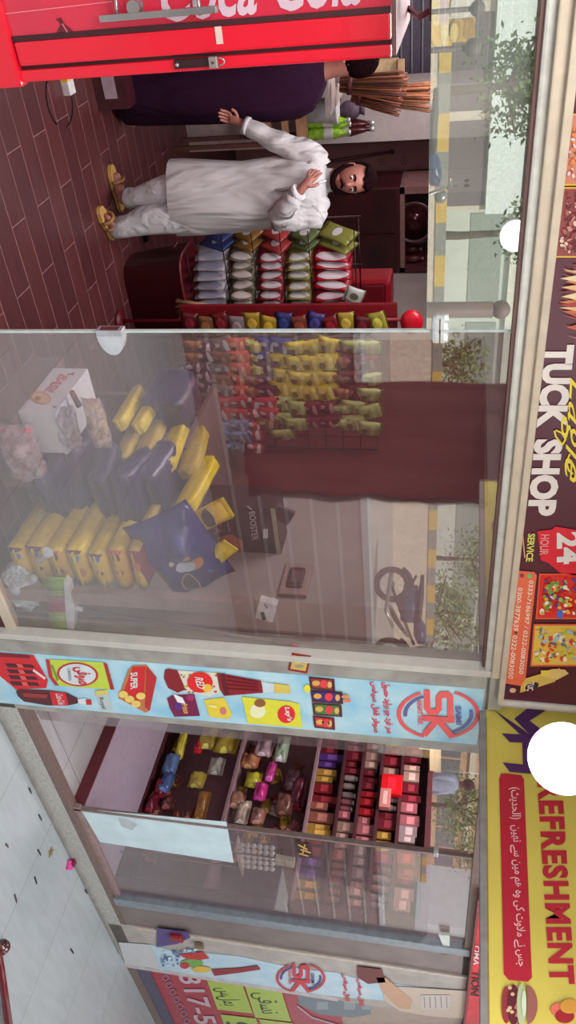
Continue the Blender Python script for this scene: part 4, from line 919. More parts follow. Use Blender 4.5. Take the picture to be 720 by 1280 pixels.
# shelf board that carries plant and brooms
q=MB(); a=onY(424,60,4.3); q.box((a.x-.3,3.8,a.z-.05),(onY(424,126,4.3).x,4.8,a.z-.02),mat((176,160,156),.6)); q.box((a.x-.3,4.75,cz),(onY(424,126,4.3).x,4.8,a.z-.02),mat((176,160,156),.6)); o=q.build('raised_shelf'); tag(o,'pale raised shelf carrying the brooms at the back left','shelf')
# wooden stool
st0=onZ(318,150,0); c=onY(350,148,3.9); stl=thing('wooden_stool',(c.x,3.9,0),'tan wooden step stool below the back counter','stool'); wd=mat((176,130,96),.6,var=.15,scale=10)
z1=onY(378,148,3.9).z; z0=onY(322,148,3.9).z
q=MB(); q.box((c.x-.16,3.78,z1-.03),(c.x+.17,4.08,z1),wd); q.build('seat',stl)
for sx in (-.15,.14):
    for sy in (3.8,4.04): q=MB(); q.box((c.x+sx,sy,0),(c.x+sx+.03,sy+.03,z1-.03),mat((96,56,50),.7)); q.build('leg',stl)  # shade put into the leg colour, darker than the seat wood
q=MB(); q.box((c.x-.15,3.79,z0+.04),(c.x+.16,3.81,z0+.12),wd); q.box((c.x-.15,3.79,z0+.2),(c.x+.16,3.81,z0+.25),wd); q.build('rail',stl)

# ================================================================== HANGING PACKET RACK (edge-on stacks)
RY=2.75
def P1(px,py): return onY(px,py,RY)
rk=thing('snack_rack',(P1(340,340).x,RY,0),'black wire rack with five tiers of upright snack packets','rack')
wm=mat((50,18,24),.4,.4)
q=MB(); xa=P1(340,283).x; xb=P1(340,398).x; za=P1(240,340).z; zt=P1(450,340).z
for x in (xa,xb,(xa+xb)/2):
    q.tube([(x,RY+.14,0),(x,RY+.14,zt)],.007,wm,6)
for px in (243,288,324,358,392,447):
    z=P1(px,340).z; q.tube([(xa,RY+.14,z),(xb,RY+.14,z)],.005,wm,6); q.tube([(xa,RY-.1,z),(xb,RY-.1,z)],.004,wm,6)
q.build('wire_frame',rk)
for x in (xa+.02,xb-.02): q=MB(); q.box((x-.1,RY+.1,0),(x+.1,RY+.16,.03),wm); q.build('foot',rk)
TIERS=[(265,38,(196,190,196),(150,150,170),'silver-white'),(304,30,(120,110,90),(206,196,190),'dull green'),(340,30,(150,40,50),(196,186,190),'red'),(375,30,(140,130,70),(190,186,180),'olive green'),(416,46,(170,24,44),(206,190,196),'crimson')]
tn=['bottom tier','second lowest tier','middle tier','second highest tier','top tier']
for ti,(pc_,hp_,c_,bk_,cn) in enumerate(TIERS):
    hz=(P1(pc_+hp_/2,340).z-P1(pc_-hp_/2,340).z)
    pr=packet_proto(.17,hz,.05,c_,((-.03,.03,.03,.02,tuple(min(255,int(v*1.3)) for v in c_)),(.045,0,.03,hz*.42,bk_)),bk_,ti)
    pr2=packet_proto(.15,hz,.036,[(60,70,130),(150,110,50),(170,60,60),(90,100,60),(130,130,60)][ti],((0,0,.04,.03,(196,190,196)),),bk_,ti+9)
    n_=9
    for i in range(n_):
        u=292+ (i)*12.2 ; c=P1(pc_+(6 if i<2 else 0),u); rr=random.Random(ti*20+i)
        lean=(.55 if i<2 else .12)+rr.uniform(-.06,.06)
        snack(pr2 if i<2 else pr,(c.x,RY+rr.uniform(-.02,.02),c.z),(rr.uniform(-.1,.1),lean if i<2 else rr.uniform(-.12,.12),-PI/2+.3+rr.uniform(-.1,.1)),
              ('%s tilted packet in the %s of the wire rack'%(['leftmost','second'][i],tn[ti])) if i<2 else '%s packet %s from left in the %s of the wire rack'%(cn,ORD[i-2],tn[ti]),
              ('tilted packets, %s'%tn[ti]) if i<2 else ('edge-on packets, %s'%tn[ti]))
# two silver packets at the top right
pr=packet_proto(.13,.12,.03,(196,200,190),((0,0,.03,.03,(110,110,90)),),(200,200,200),3)
c=P1(446,357); snack(pr,(c.x,RY-.16,c.z),(0,.4,.2),'silver grey packet at the top right of the wire rack, upper one')
c=P1(441,379); snack(pr,(c.x,RY-.14,c.z),(0,.7,.1),'silver grey packet at the top right of the wire rack, lower one')
# red tubs
def tub(c,w,d,h,label,c_=(176,20,38)):
    t=thing('plastic_tub',c,label,'tub'); q=MB(); m_=mat(c_,.3,var=.06); n=24
    def ring(k,z,o=0):
        return [Vector((c[0]+(w/2*k+o)*math.copysign(abs(math.cos(2*PI*i/n))**.5,math.cos(2*PI*i/n)),c[1]+(d/2*k+o)*math.copysign(abs(math.sin(2*PI*i/n))**.5,math.sin(2*PI*i/n)),c[2]+z)) for i in range(n)]
    R=[ring(.8,0),ring(1,h),ring(1,h,.012),ring(.99,h-.015,.012),ring(.96,h),ring(.77,.01)]
    V=[[q.bm.verts.new(p) for p in r] for r in R]; q.mi(m_)
    for a,b in zip(V,V[1:]):
        for i in range(n): q.bm.faces.new((a[i],a[(i+1)%n],b[(i+1)%n],b[i])).smooth=True
    q.bm.faces.new(V[0][::-1]); q.bm.faces.new(V[-1]); q.build('shell',t); q=MB()
    for s_ in (-1,1): q.tube([(c[0]+s_*w/2,c[1]-.05,c[2]+h*.8),(c[0]+s_*(w/2+.03),c[1]-.04,c[2]+h*.85),(c[0]+s_*(w/2+.03),c[1]+.04,c[2]+h*.85),(c[0]+s_*w/2,c[1]+.05,c[2]+h*.8)],.008,m_,6)
    q.build('handle',t); return t
c=P1(236,345); tub((c.x+.02,RY-.21,0),.62,.42,.42,'dark red plastic tub under the wire rack',(88,22,30))
# tall red display stand behind the rack edge, open yellow packets beside the glass edge
q=MB(); DY=2.95; xa2=onY(430,352,DY).x; xb2=onY(430,397,DY).x; za2=onY(360,370,DY).z; zb2=onY(489,370,DY).z
q.box((xa2,DY,za2),(xb2,DY+.25,zb2),mat((150,18,34),.3,var=.1),.03); ds=q.build('red_crate'); tag(ds,'red plastic crate behind the top right of the wire rack','crate')
q=MB(); q.box((xa2+.02,DY-.01,za2+.02),(xb2-.03,DY+.01,zb2-.04),mat((110,14,28),.35,var=.2),.02); q.build('side_panel',ds)
q=MB(); q.box((xa2+.03,DY+.02,0),(xa2+.07,DY+.2,za2),wm); q.box((xb2-.07,DY+.02,0),(xb2-.03,DY+.2,za2),wm); q.build('leg',ds)
SY=2.1
def P3(px,py): return onY(px,py,SY)
ss=thing('packet_strip_stand',(P3(340,407).x,SY,0),'dark red strip stand of hanging packets along the left edge of the fixed pane','stand')
q=MB(); a=P3(228,405); b=P3(520,405); q.tube([(a.x,SY+.05,0),(a.x,SY+.05,b.z)],.012,mat((120,14,30),.4)); q.build('pole',ss)
q=MB(); q.box((a.x-.09,SY+.07,a.z-.02),(a.x+.1,SY+.1,b.z-.12),mat((120,18,30),.4,var=.15)); q.build('backing',ss)
q=MB(); q.ball((a.x+.02,SY+.05,b.z-.03),.07,mat((196,16,40),.3),(1.2,.5,1)); q.build('red_top',ss)
q=MB(); q.lathe([(.07,0),(.07,.02),(.02,.03)],(a.x,SY+.05,0),mat((90,14,28),.5)); q.build('base',ss)
SCOL=[('maroon',(120,24,36)),('tan',(150,96,60)),('dark red',(130,30,40)),('grey-white',(170,150,156)),('golden',(206,170,60)),('golden',(216,180,50)),('blue',(50,60,130)),('orange-brown',(150,70,50)),('blue-violet',(70,60,140)),('crimson',(150,24,40)),('golden',(206,180,70)),('dark red',(110,20,34)),('yellow-green',(190,180,70))]
for i,(cn,c_) in enumerate(SCOL):
    px=238+i*19.5; c=P3(px,405); c_=tuple(int(v*.74) for v in c_); pr=packet_proto(.15,.11,.035,c_,((0,0,.04,.03,tuple(min(255,int(v*1.35+20)) for v in c_)),),None,i)
    snack(pr,(c.x+(.012 if i%2 else -.012),SY,c.z),(.0,random.uniform(-.3,.3),.15),'%s packet on the strip stand, number %d from the top'%(cn,len(SCOL)-i) if False else '%s packet hanging %s on the dark red strip stand'%(cn,['at the very bottom','second lowest','third lowest','fourth lowest','fifth lowest','sixth lowest','just below the middle','just above the middle','fifth from the top','fourth from the top','third from the top','second from the top','at the very top'][i]))
# whisk broom leaning at the rack
b0=onY(224,388,2.3); b1=onY(268,387,2.3); b2=onY(354,397,2.35)
r=random.Random(5); q=MB(); 
for i in range(90):
    a=r.uniform(-1,1); k=r.uniform(-1,1); q.tube([b1+Vector((a*.025,k*.015,0)),b0+Vector((a*.075,k*.03,r.uniform(-.02,.03)))],.0035,mat(r.choice([(150,110,84),(170,126,96),(126,88,66)]),.8),4)
o=q.build('whisk_broom'); tag(o,'tan straw whisk broom with yellow band leaning beside the wire rack','broom')
q=MB(); q.tube([b1+Vector((0,0,-.015)),b1+Vector((0,0,.03))],[.034,.026],mat((206,176,50),.5),10); q.build('yellow_band',o); q=MB(); q.tube([b1,b2],.011,mat((66,20,30),.4),8); q.tube([b2,b2+(b2-b1)*.08],.013,mat((150,140,150),.4),8); q.build('handle',o)

# ================================================================== PACKET WALL behind the fixed pane
WY=1.85
def P2(px,py): return onY(px,py,WY)
pw=thing('packet_grid_rack',(P2(340,490).x,WY+.05,0),'black wire grid rack covered with hanging snack packets behind the fixed pane','rack')
q=MB(); x0=P2(340,424).x; x1=P2(340,562).x; z0=P2(228,490).z; z1=P2(470,490).z
for i in range(9): x=x0+(x1-x0)*i/8; q.tube([(x,WY+.03,0 if i in (0,8) else z0),(x,WY+.03,z1)],.004 if i not in (0,8) else .008,wm,5)
for i in range(12): z=z0+(z1-z0)*i/11; q.tube([(x0,WY+.03,z),(x1,WY+.03,z)],.003,wm,5)
q.build('wire_grid',pw)
for x in (x0,x1): q=MB(); q.box((x-.02,WY+.03,0),(x+.02,WY+.12,.02),wm); q.build('foot',pw)
PC={'tan':((176,130,80),(150,70,60)),'violet':((96,30,66),(206,190,206)),'grey':((126,116,110),(196,196,200)),'salmon':((206,92,76),(230,170,140)),'yellow-green':((190,186,70),(226,216,150)),'blue':((50,66,150),(196,206,220)),'yellow':((216,196,50),(240,226,130)),'maroon':((120,24,46),(206,150,150)),'pale green':((176,186,110),(206,206,150)),'red and white':((196,50,70),(226,206,210)),'light blue':((130,150,190),(220,220,226)),'brown':((134,84,66),(196,160,120))}
PP={}
def pcol(px,u):
    if px<252: return 'tan' if u<448 else ('violet' if u<485 else 'grey')
    if px<268: return 'violet' if u<500 else ('red and white' if u<525 else 'light blue')
    if px<290: return ('grey' if int(u/13)%2 else 'brown') if u<500 else ('red and white' if u<525 else 'light blue')
    if px<311: return 'salmon' if u<492 else ('red and white' if u<525 else 'light blue')
    if px<327: return 'yellow-green' if u<470 else ('tan' if u<500 else 'red and white')
    if px<345: return 'blue' if u<452 else ('violet' if u<495 else ('red and white' if u<525 else 'brown'))
    if px<363: return 'blue' if u<438 else ('yellow' if u<500 else 'pale green')
    if px<382: return 'yellow' if u<492 else 'pale green'
    if px<400: return 'yellow' if u<490 else 'maroon'
    if px<420: return 'yellow' if u<505 else 'maroon'
    if px<432: return 'brown' if u<450 else ('tan' if u<500 else 'pale green')
    if px<452: return 'pale green' if u<448 else ('maroon' if u<500 else 'pale green')
    return 'pale green' if u<450 else ('maroon' if u<470 else 'pale green')
ROWS=[(243,13,13),(259,13,13),(279,17,14),(300,17,14),(318,13,14),(335,15,14),(354,16,18),(373,17,19),(391,16,19),(410,17,19),(427,12,19),(443,16,19),(461,15,20)]
cnt={}
for ri,(px,dh,dw) in enumerate(ROWS):
    u=432.; ci=0
    while u < (562 if px>236 and px<330 else 545):
        if 330<px and u>540: break
        k=pcol(px,u); key=(k,dh>14)
        if key not in PP:
            a,b=PC[k]; PP[key]=packet_proto(.085 if dh>14 else .06,.095 if dh>14 else .075,.028,a,((0,.016,.030,.009,b),(.008,-.016,.016,.012,tuple(int(v*.55) for v in a)),(-.016,-.02,.01,.014,b)),None,ri)
        c=P2(px+random.uniform(-2,2),u+random.uniform(-1.5,1.5))
        snack(PP[key],(c.x,WY-.005-random.uniform(0,.02),c.z),(random.uniform(-.15,.15),random.uniform(-.25,.25),.35+random.uniform(-.25,.25)),
              '%s packet %s from left in the %s row down of the grid rack'%(k,ORD[ci],ORD[12-ri]),'%s packets on the grid rack, %s part'%(k,'lower' if px<300 else ('middle' if px<385 else 'upper')),1.62)
        u+=dw; ci+=1
# ================================================================== STACKED SNACK SACKS behind the fixed pane
def sack(name,x0,x1,y0,y1,z0,z1,mside,mfront,mtop,label,group=None,seed=0,rz=0,ry=0,rx=0):
    """soft rectangular bag: rounded box with wrinkled sides"""
    cx_,cy_,cz_=(x0+x1)/2,(y0+y1)/2,(z0+z1)/2; hx,hy,hz_=(x1-x0)/2,(y1-y0)/2,(z1-z0)/2
    q=MB(); bmesh.ops.create_cube(q.bm,size=2); bmesh.ops.subdivide_edges(q.bm,edges=q.bm.edges[:],cuts=9,use_grid_fill=True)
    for m_ in (mside,mfront,mtop): q.mi(m_)
    q.bm.normal_update()
    for f in q.bm.faces:
        n=f.normal; f.smooth=True; f.material_index=0 if abs(n.x)>.7 else (1 if abs(n.y)>.7 else 2)
    for v in q.bm.verts:
        u=v.co.copy(); k=(1-abs(u.x)**5*.10-abs(u.y)**5*.06); L=max(abs(u.x),abs(u.y),abs(u.z))
        s=Vector((u.x,u.y,u.z)); 
        edge=max(abs(u.x),abs(u.y)); s.z*= (1-.40*max(0,edge-.6)**1.5*2.0)
        s.x*=1-.12*abs(u.z)**2.5; s.y*=1-.08*abs(u.z)**2.5
        w_=noise.noise(Vector((u.x*2.2+seed,u.y*7+seed*2,u.z*2)))*.05+noise.noise(Vector((u.x*6,u.y*14+seed,u.z*5)))*.03
        s*= (1+w_); v.co=Vector((s.x*hx,s.y*hy,s.z*hz_))
    ob=q.build(name,None,(0,0,0)); ob.location=(cx_,cy_,cz_); ob.rotation_euler=(rx,ry,rz)
    if label: tag(ob,label,'snack sack',group)
    # crimped fin seal along the near end
    s=MB(); s.box((-hx*.9,-hy-.012,-.004),(hx*.9,-hy+.01,.004),mside); se=s.build('seal',None,(0,0,0)); se.parent=ob
    return ob
YEL2=(222,194,52); my=mat((220,194,44),.4,var=.12,scale=26,bump=.5); my_d=mat((196,168,66),.5,var=.14,scale=26,bump=.5); my_b=mat((236,208,26),.35,var=.1,scale=26,bump=.4)
NAVY=(52,36,84); mn=mat(NAVY,.3,var=.25,scale=9,bump=.6); mn2=mat((62,34,66),.4,var=.3,scale=9,bump=.6)
mfy=[decal_mat((226,190,48),((-.13,.0,.045,.05,(90,40,50)),(-.06,.0,.022,.02,(60,110,190)),(.03,.01,.03,.02,(196,120,50)),(.1,-.01,.02,.016,(120,60,40))),.4,key='fy1'),
     decal_mat((232,198,44),((-.12,.0,.04,.045,(96,40,60)),(-.075,.0,.02,.02,(66,110,196)),(.02,.0,.012,.02,(110,60,40)),(.08,.0,.04,.012,(240,226,120))),.4,key='fy2'),
     decal_mat((226,176,56),((-.13,.0,.04,.04,(206,70,60)),(-.08,.0,.03,.02,(100,40,50)),(.02,.0,.014,.02,(150,60,50)),(.1,.0,.03,.02,(236,206,100))),.4,key='fy3')]
names=['bottom','second lowest','third lowest','middle','third highest','second highest','top']
corn=[(10,682),(34,684),(59,686),(85,689),(111,690),(137,689),(160,688)]
Y0=.13
for i,(px,py) in enumerate(corn):
    c=onY(px-6,py,Y0); r_=onY(px+22,py+(82 if i else 70),Y0); l=onX(px+46,py-60,c.x); top=onY(px+14,py,Y0)
    x1=min(r_.x,2.7)
    if i==6:
        mf=decal_mat((134,26,40),((.1,.0,.12,.03,(214,196,70)),(-.02,.0,.03,.02,(206,120,110)),(.14,.01,.02,.01,(60,30,30))),.4,key='fm')
        ob=sack('snack_sack',c.x,x1,Y0,min(l.y,.75),c.z,top.z,my_d,mf,my_d,'top sack of the front stack with a maroon label end',None,i)
    else:
        ob=sack('snack_sack',c.x+(-.01 if i%2 else .01),x1,Y0,max(.4,min(l.y,.75)),c.z-.006,top.z+.016,(my_b if i in (2,3) else my),mfy[i%3],my,'yellow snack sack, %s of the front stack against the pane'%names[i],None,i)
# rear stacks: only their yellow long sides show
rear=[((147,524),(173,480),.8,9,my,'loose yellow sack leaning at the upper left of the rear pile, nearer the boxes'),((170,528),(197,484),.8,9,my,'loose yellow sack leaning at the upper left of the rear pile, farther one'),
 ((150,572),(170,520),.62,9,my_d,'dull yellow sack in the rear pile beside the bag of yellow sweets'),((178,566),(196,518),.66,11,my_d,'dull yellow sack in the rear pile, second from the sweets'),
 ((206,578),(224,524),.62,10,my,'clear yellow sack in the middle of the rear pile'),((234,586),(246,530),.66,13,my_d,'broad dull yellow sack at the right of the rear pile'),((228,628),(262,570),.4,12,my_b,'bright yellow sack standing at the right end of the rear pile')]
for i,(a,b,y,wd_,m_,lb) in enumerate(rear):
    p0=onY(*a,y); d=onX(*b,p0.x); y1=min(max(d.y,y+.2),y+.55); p1=onX(b[0],b[1],p0.x); ln=(Vector((p0.x,y1,p0.z+(p1.z-p0.z)*(y1-y)/max(.01,p1.y-y)))-p0)
    t=wd_*.0033*1.05; L=ln.length; pit=math.atan2(ln.z,ln.y)
    c=(p0+ln/2); q_=sack('snack_sack',-.02,.05,-L/2,L/2,-t*1.5,t*(1.1 if i<2 else 1.4),m_,m_,m_,lb,None,20+i)
    q_.location=c+Vector((.04,0,0)); q_.rotation_euler=(pit,-.35,0)
# navy sacks between the stacks
for i,(px,py,y,w_,h_,rx,rz,lb) in enumerate(((75,600,.5,.34,.13,.2,.25,'navy blue snack sack lowest in the middle of the pile'),(105,585,.62,.34,.14,.1,-.2,'navy blue snack sack in the middle of the pile under the rear stack'),(140,605,.55,.36,.13,-.1,.15,'navy blue snack sack above the others in the middle of the pile'),(172,612,.5,.34,.12,.15,-.1,'navy blue snack sack behind the top front sack'),(200,600,.62,.3,.14,.2,.1,'navy blue snack sack under the clear yellow one of the rear pile'),(215,500,1.1,.22,.26,.1,.2,'dark violet sack standing behind the rear pile'))):
    c=onY(px,py,y); sack('snack_sack',c.x-w_/2,c.x+w_/2,y-.14,y+.14,c.z-h_/2,c.z+h_/2,mn,mn,mn if i!=5 else mn2,lb,None,40+i,rz,0,rx)
# the big navy sack on top with a gold-rimmed oval
c=onY(226,688,.3); A0=onY(226,612,.3); A1=onY(226,772,.3); 
q=MB(); md=decal_mat((46,40,118),((.05,.03,.045,.06,(206,130,60)),(.055,-.005,.04,.05,(196,206,220)),(.155,-.03,.055,.045,(190,150,90)),(.155,-.03,.048,.038,(70,20,50)),(-.04,.045,.016,.016,(206,150,70)),(.0,-.055,.014,.014,(220,200,140)),(-.13,.05,.03,.02,(60,50,140)),(.13,.09,.014,.012,(60,120,190))),.25,key='navybig')
q.pillow((0,0,0),(.27,0,0),(0,0,.17),(0,-.09,0),md,None,16,14,3,.35); ob=q.build('snack_sack',None,(0,0,0)); ob.location=c; ob.rotation_euler=(-.35,-.30,.12); tag(ob,'big shiny navy sack with a gold-rimmed oval on top of the front stack','snack sack')
s=MB(); s.box((-.225,-.003,.145),(.225,.003,.165),mat((70,60,150),.3)); se=s.build('seal',None,(0,0,0)); se.parent=ob
A_=MB(); 
c2=onY(243,655,.42); q=MB(); q.pillow((0,0,0),(.06,0,0),(0,0,.2),(0,-.05,0),decal_mat((226,190,60),((0,.1,.05,.03,(60,30,40)),(0,.02,.03,.02,(200,120,60))),.4,key='yb'),None,8,12,5,.2); ob=q.build('snack_sack',None,(0,0,0)); ob.location=c2; ob.rotation_euler=(0,-.5,-.3); tag(ob,'yellow sack with dark printed top edge behind the big navy sack','snack sack'); s=MB(); s.box((-.055,-.003,.19),(.055,.003,.21),my_b); se=s.build('seal',None,(0,0,0)); se.parent=ob
c2=onY(262,700,.36); q=MB(); q.pillow((0,0,0),(.05,0,0),(0,0,.17),(0,-.04,0),my_b,None,8,12,6,.2); ob=q.build('snack_sack',None,(0,0,0)); ob.location=c2; ob.rotation_euler=(0,-.75,.1); tag(ob,'bright yellow sack squeezed between the big navy sack and the black carton','snack sack'); s=MB(); s.box((-.045,-.003,.16),(.045,.003,.18),my_b); se=s.build('seal',None,(0,0,0)); se.parent=ob
# low table carrying the pile
m_tb=mat((110,84,84),.6,var=.1)
# black carton
YB2=.9; a=onY(252,632,YB2); b=onY(352,695,YB2); kx=thing('black_carton',((a.x+b.x)/2,YB2+.1,a.z),'black printed carton with white product lettering beyond the navy sack','carton')
q=MB(); q.box((a.x,YB2,a.z),(b.x,YB2+.2,b.z),mat((62,34,40),.35,var=.1,scale=4),.004); q.build('body',kx); q=MB(); q.box((b.x-.0,YB2-.002,a.z+.0),(b.x+.0,YB2,a.z+.001),mn)if 0 else q.box((a.x,YB2-.0025,b.z-.028),(b.x,YB2+.0,b.z-.002),mat((196,190,170),.5)); q.build('pale_edge',kx)
q=MB(); q.box((a.x,YB2+.0,b.z-.01),(a.x+.1,YB2+.02,b.z+.09),mat((70,36,42),.4),None if 0 else 0,Matrix.Rotation(.5,3,'Y')); q.build('open_flap',kx)
A=Art(planeY(YB2-.003)); A.text('BOOSTER',(311,640),(315,676),(319,639),(206,196,196),2,.01); A.text('KITA',(264,640),(268,668),(274,640),(206,90,100),2,.01); A.rect(329,661,335,673,(230,230,230),2,1); A.poly([(272,672),(290,668),(303,676),(304,690),(274,694)],(196,110,90),2); A.poly([(284,672),(288,671),(291,691),(286,692)],(226,60,60),3); A.poly([(292,672),(296,673),(298,691),(294,691)],(230,110,80),3); A.ell(277,682,4,8,(110,60,50),4); A.stroke([(284,651),(287,664)],2,(150,110,110),2); A.stroke([(309,633),(315,637)],1.4,(226,216,216),3); A.build('printing',kx)
tz=a.z; tb=thing('low_table',(2.75,1.0,0),'low brown table under the black carton','table'); q=MB(); q.box((2.35,.85,tz-.03),(3.08,1.5,tz),m_tb,.004); q.build('top',tb)
for x in (2.38,3.02):
    for y in (.88,1.42): q=MB(); q.box((x,y,0),(x+.04,y+.04,tz-.03),m_tb); q.build('leg',tb)
# small white carton with digits, socket on the wall
XW=3.08; a=onX(318,768,XW); b=onX(348,752,XW); 
cw=onY(334,762,.06); q=MB(); q.box((cw.x-.062,.045,cw.z-.045),(cw.x+.062,.085,cw.z+.04),mat((216,210,212),.5),.003,Matrix.Rotation(.28,3,'Y')); sc_=q.build('white_carton'); tag(sc_,'small tilted white carton with black print near the left pillar','carton')
A=Art(planeY(.043)); A.text('888',(325,766),(328,776),(330,765),(30,30,30),2,.03); A.stroke([(331,756),(334,760)],2,(150,110,110),2); A.build('printing',sc_)
q=MB(); q.box((cw.x-.05,.04,0),(cw.x+.03,.088,cw.z-.062),mat((158,138,130),.6)); tag(q.build('wooden_block'),'tall narrow pale block carrying the small white carton','block')
s0=onX(348,745,3.115); s1=onX(392,708,3.115); q=MB(); q.box((3.095,min(s0.y,s1.y),s0.z),(3.12,max(s0.y,s1.y),s1.z),mat((176,148,142),.35),.006); sk_=q.build('socket_box'); tag(sk_,'square electric box with a rounded dark window on the inner side wall','socket'); ym=(s0.y+s1.y)/2; zm=(s0.z+s1.z)/2; dy=abs(s1.y-s0.y)*.3; dz=(s1.z-s0.z)*.28
q=MB(); q.box((3.085,ym-dy,zm-dz),(3.096,ym+dy,zm+dz),mat((90,60,62),.3),.012); q.build('window',sk_); q=MB(); q.box((3.08,ym-dy*.6,zm-dz*.6),(3.086,ym+dy*.6,zm+dz*.6),mat((120,90,90),.3)); q.build('dial',sk_)
# white biscuit box on the left of the pile
bY=.45; c0=onY(22,515,bY); c1=onY(68,514,bY); f=onX(60,460,c0.x); rx_=onY(60,566,bY)
bb=thing('biscuit_box',((c0.x+rx_.x)/2,bY+.2,c0.z),'white printed biscuit box with an oval picture at the lower left of the pile','box'); mw=mat((206,204,212),.5,var=.05)
q=MB(); q.box((c0.x,bY,c0.z),(rx_.x,min(f.y,1.0),c1.z),mw,.004); q.build('body',bb); q=MB(); q.box((c0.x-.002,bY-.004,c1.z-.012),(rx_.x+.002,bY+.14,c1.z+.004),mat((196,206,220),.5)); q.build('lid_flap',bb)
A=Art(planeX(c0.x-.001)); A.text('BASIL',(76,467),(54,489),(85,472),(206,60,84),2,.02); A.ell(51,497,13,8,(196,130,110),2,.25); A.ell(51,497,11,6,(214,170,110),3,.25); A.ell(47,498,4,3,(170,80,60),4); A.text('T',(84,466),(83,470),(93,465),(150,60,70),2,.04); A.stroke([(28,512),(50,482)],.8,(196,150,160),2); A.build('printing',bb)
q=MB(); q.box((c0.x+.01,.4,0),(2.3,1.0,c0.z-.005),mat((120,90,90),.6,var=.1)); o=q.build('wooden_pallet_box'); tag(o,'brown wooden case under the biscuit box and sweets','case'); q=MB(); q.box((c0.x+.01,.39,c0.z-.06),(2.3,.4,c0.z-.02),mat((96,70,70),.6)); q.build('edge_batten',o)
# bag of yellow sweets and tray of dark biscuits in clear film
def cluster(name,px0,py0,px1,py1,y,r,cols,fc,label,seed,n=60,cat='sweets bag',op=.35):
    a=onY(px0,py0,y); b=onY(px1,py1,y); x0,x1=sorted((a.x,b.x)); z0,z1=a.z,b.z; rr=random.Random(seed)
    t=thing(name,((x0+x1)/2,y,z0),label,cat); q=MB(); 
    nx=max(2,int((x1-x0)/(r*1.7))); nz_=max(2,int((z1-z0)/(r*1.7)))
    for i in range(nx):
        for j in range(nz_): q.ball((x0+(i+.5)*(x1-x0)/nx+rr.uniform(-.3,.3)*r,y+rr.uniform(-.5,.5)*r,z0+(j+.5)*(z1-z0)/nz_+rr.uniform(-.3,.3)*r),r*rr.uniform(.8,1.05),mat(rr.choice(cols),.35),seg=8,sc=(1,1,.9))
    o=q.build('contents',t); o['kind']='stuff'
    q=MB(); q.pillow(((x0+x1)/2,y-.0,(z0+z1)/2),((x1-x0)/2*1.12,0,0),(0,0,(z1-z0)/2*1.12),(0,-r*2.6,0),film(fc,op,.12),None,10,10,seed,.4); q.build('clear_bag',t)
cluster('sweets_bag',103,500,140,558,.52,.021,[(226,214,90),(206,190,60),(240,230,150),(196,170,60)],(210,190,190),'clear bag of round pale yellow sweets beside the biscuit box',1)
cluster('biscuit_tray',68,510,103,560,.5,.022,[(90,56,60),(150,100,70),(70,40,50),(206,150,90)],(190,176,190),'clear pack of dark and caramel sweets in front of the biscuit box',2,op=.45)
cluster('sweets_jar',-6,532,60,598,.38,.026,[(214,60,90),(226,110,130),(196,40,60),(220,150,160)],(206,190,200),'large clear bag of pink wrapped sweets at the bottom edge of the pile',3,op=.45)
q=MB(); pp=onY(94,498,.6); q.lathe([(.012,-.04),(.014,-.03),(.014,.03),(.012,.04)],pp,mat((110,20,40),.4),axis=(1,0,.2)); o=q.build('marker_pen'); tag(o,'dark red marker lying on the biscuit box','marker'); q=MB(); q.lathe([(.015,.02),(.015,.045),(.001,.046)],pp,mat((60,16,30),.4),axis=(1,0,.2)); q.build('cap',o)
# clear crumpled polythene bag
def crumple(c,r,sc,m_,name,label,seed,cat,amp=.35):
    q=MB(); bmesh.ops.create_icosphere(q.bm,subdivisions=5,radius=1); q.mi(m_); c=Vector(c)
    for v in q.bm.verts:
        d=v.co.normalized(); k=1+amp*noise.noise(d*1.6+Vector((seed,0,0)))+amp*.5*abs(noise.noise(d*4+Vector((0,seed,0))))-amp*.35*abs(noise.noise(d*9+Vector((0,0,seed))))
        v.co=c+Vector((d.x*r*sc[0]*k,d.y*r*sc[1]*k,d.z*r*sc[2]*k))
    for f in q.bm.faces: f.smooth=False
    o=q.build(name); return tag(o,label,cat)
c=onY(26,738,.085); o=crumple((c.x,.11,c.z),.13,(1.0,.55,.72),film((216,230,236),.72,.12),'polythene_bag','crumpled clear polythene bag at the bottom of the pane beside the brush',1.7,'plastic bag')
q=MB(); q.tube([onY(48,700,.1),onY(56,696,.1),onY(60,690,.1)],[.02,.012,.03],film((206,218,222),.6,.12),8); q.build('knotted_top',o)
# push broom
br=thing('push_broom',onY(57,752,.06),'push broom with lime and pink bristles and a long handle by the left pillar','broom'); r=random.Random(2)
def PB(px,py,y=.055): return onY(px,py,y)
for k,(u0,u1,c_,nm) in enumerate(((722,744,(186,226,50),'lime'),(744,765,(214,40,96),'pink'),(765,787,(186,226,50),'lime'))):
    q=MB()
    for i in range(120):
        u=r.uniform(u0,u1); yy=.055+r.uniform(-.018,.018); s_=(u-722)/65
        q.tube([onY(83+3*s_,u,yy),onY(58+6*s_+r.uniform(-2,2),u+r.uniform(-1.5,1.5),yy)],.0022,mat((c_[0]-r.choice((0,20,40)) if c_[0]>60 else c_[0],c_[1]-r.choice((0,12,20)),c_[2]),.6),4)
    o=q.build('bristles',br); o['label']=nm+' bristles'
q=MB(); q.poly([(p.x,.03,p.z) for p in (PB(82,722),PB(88,728),PB(96,760),PB(94,786),PB(88,789),PB(85,770))],mat((222,224,226),.4),(0,.05,0)); q.build('brush_back',br)
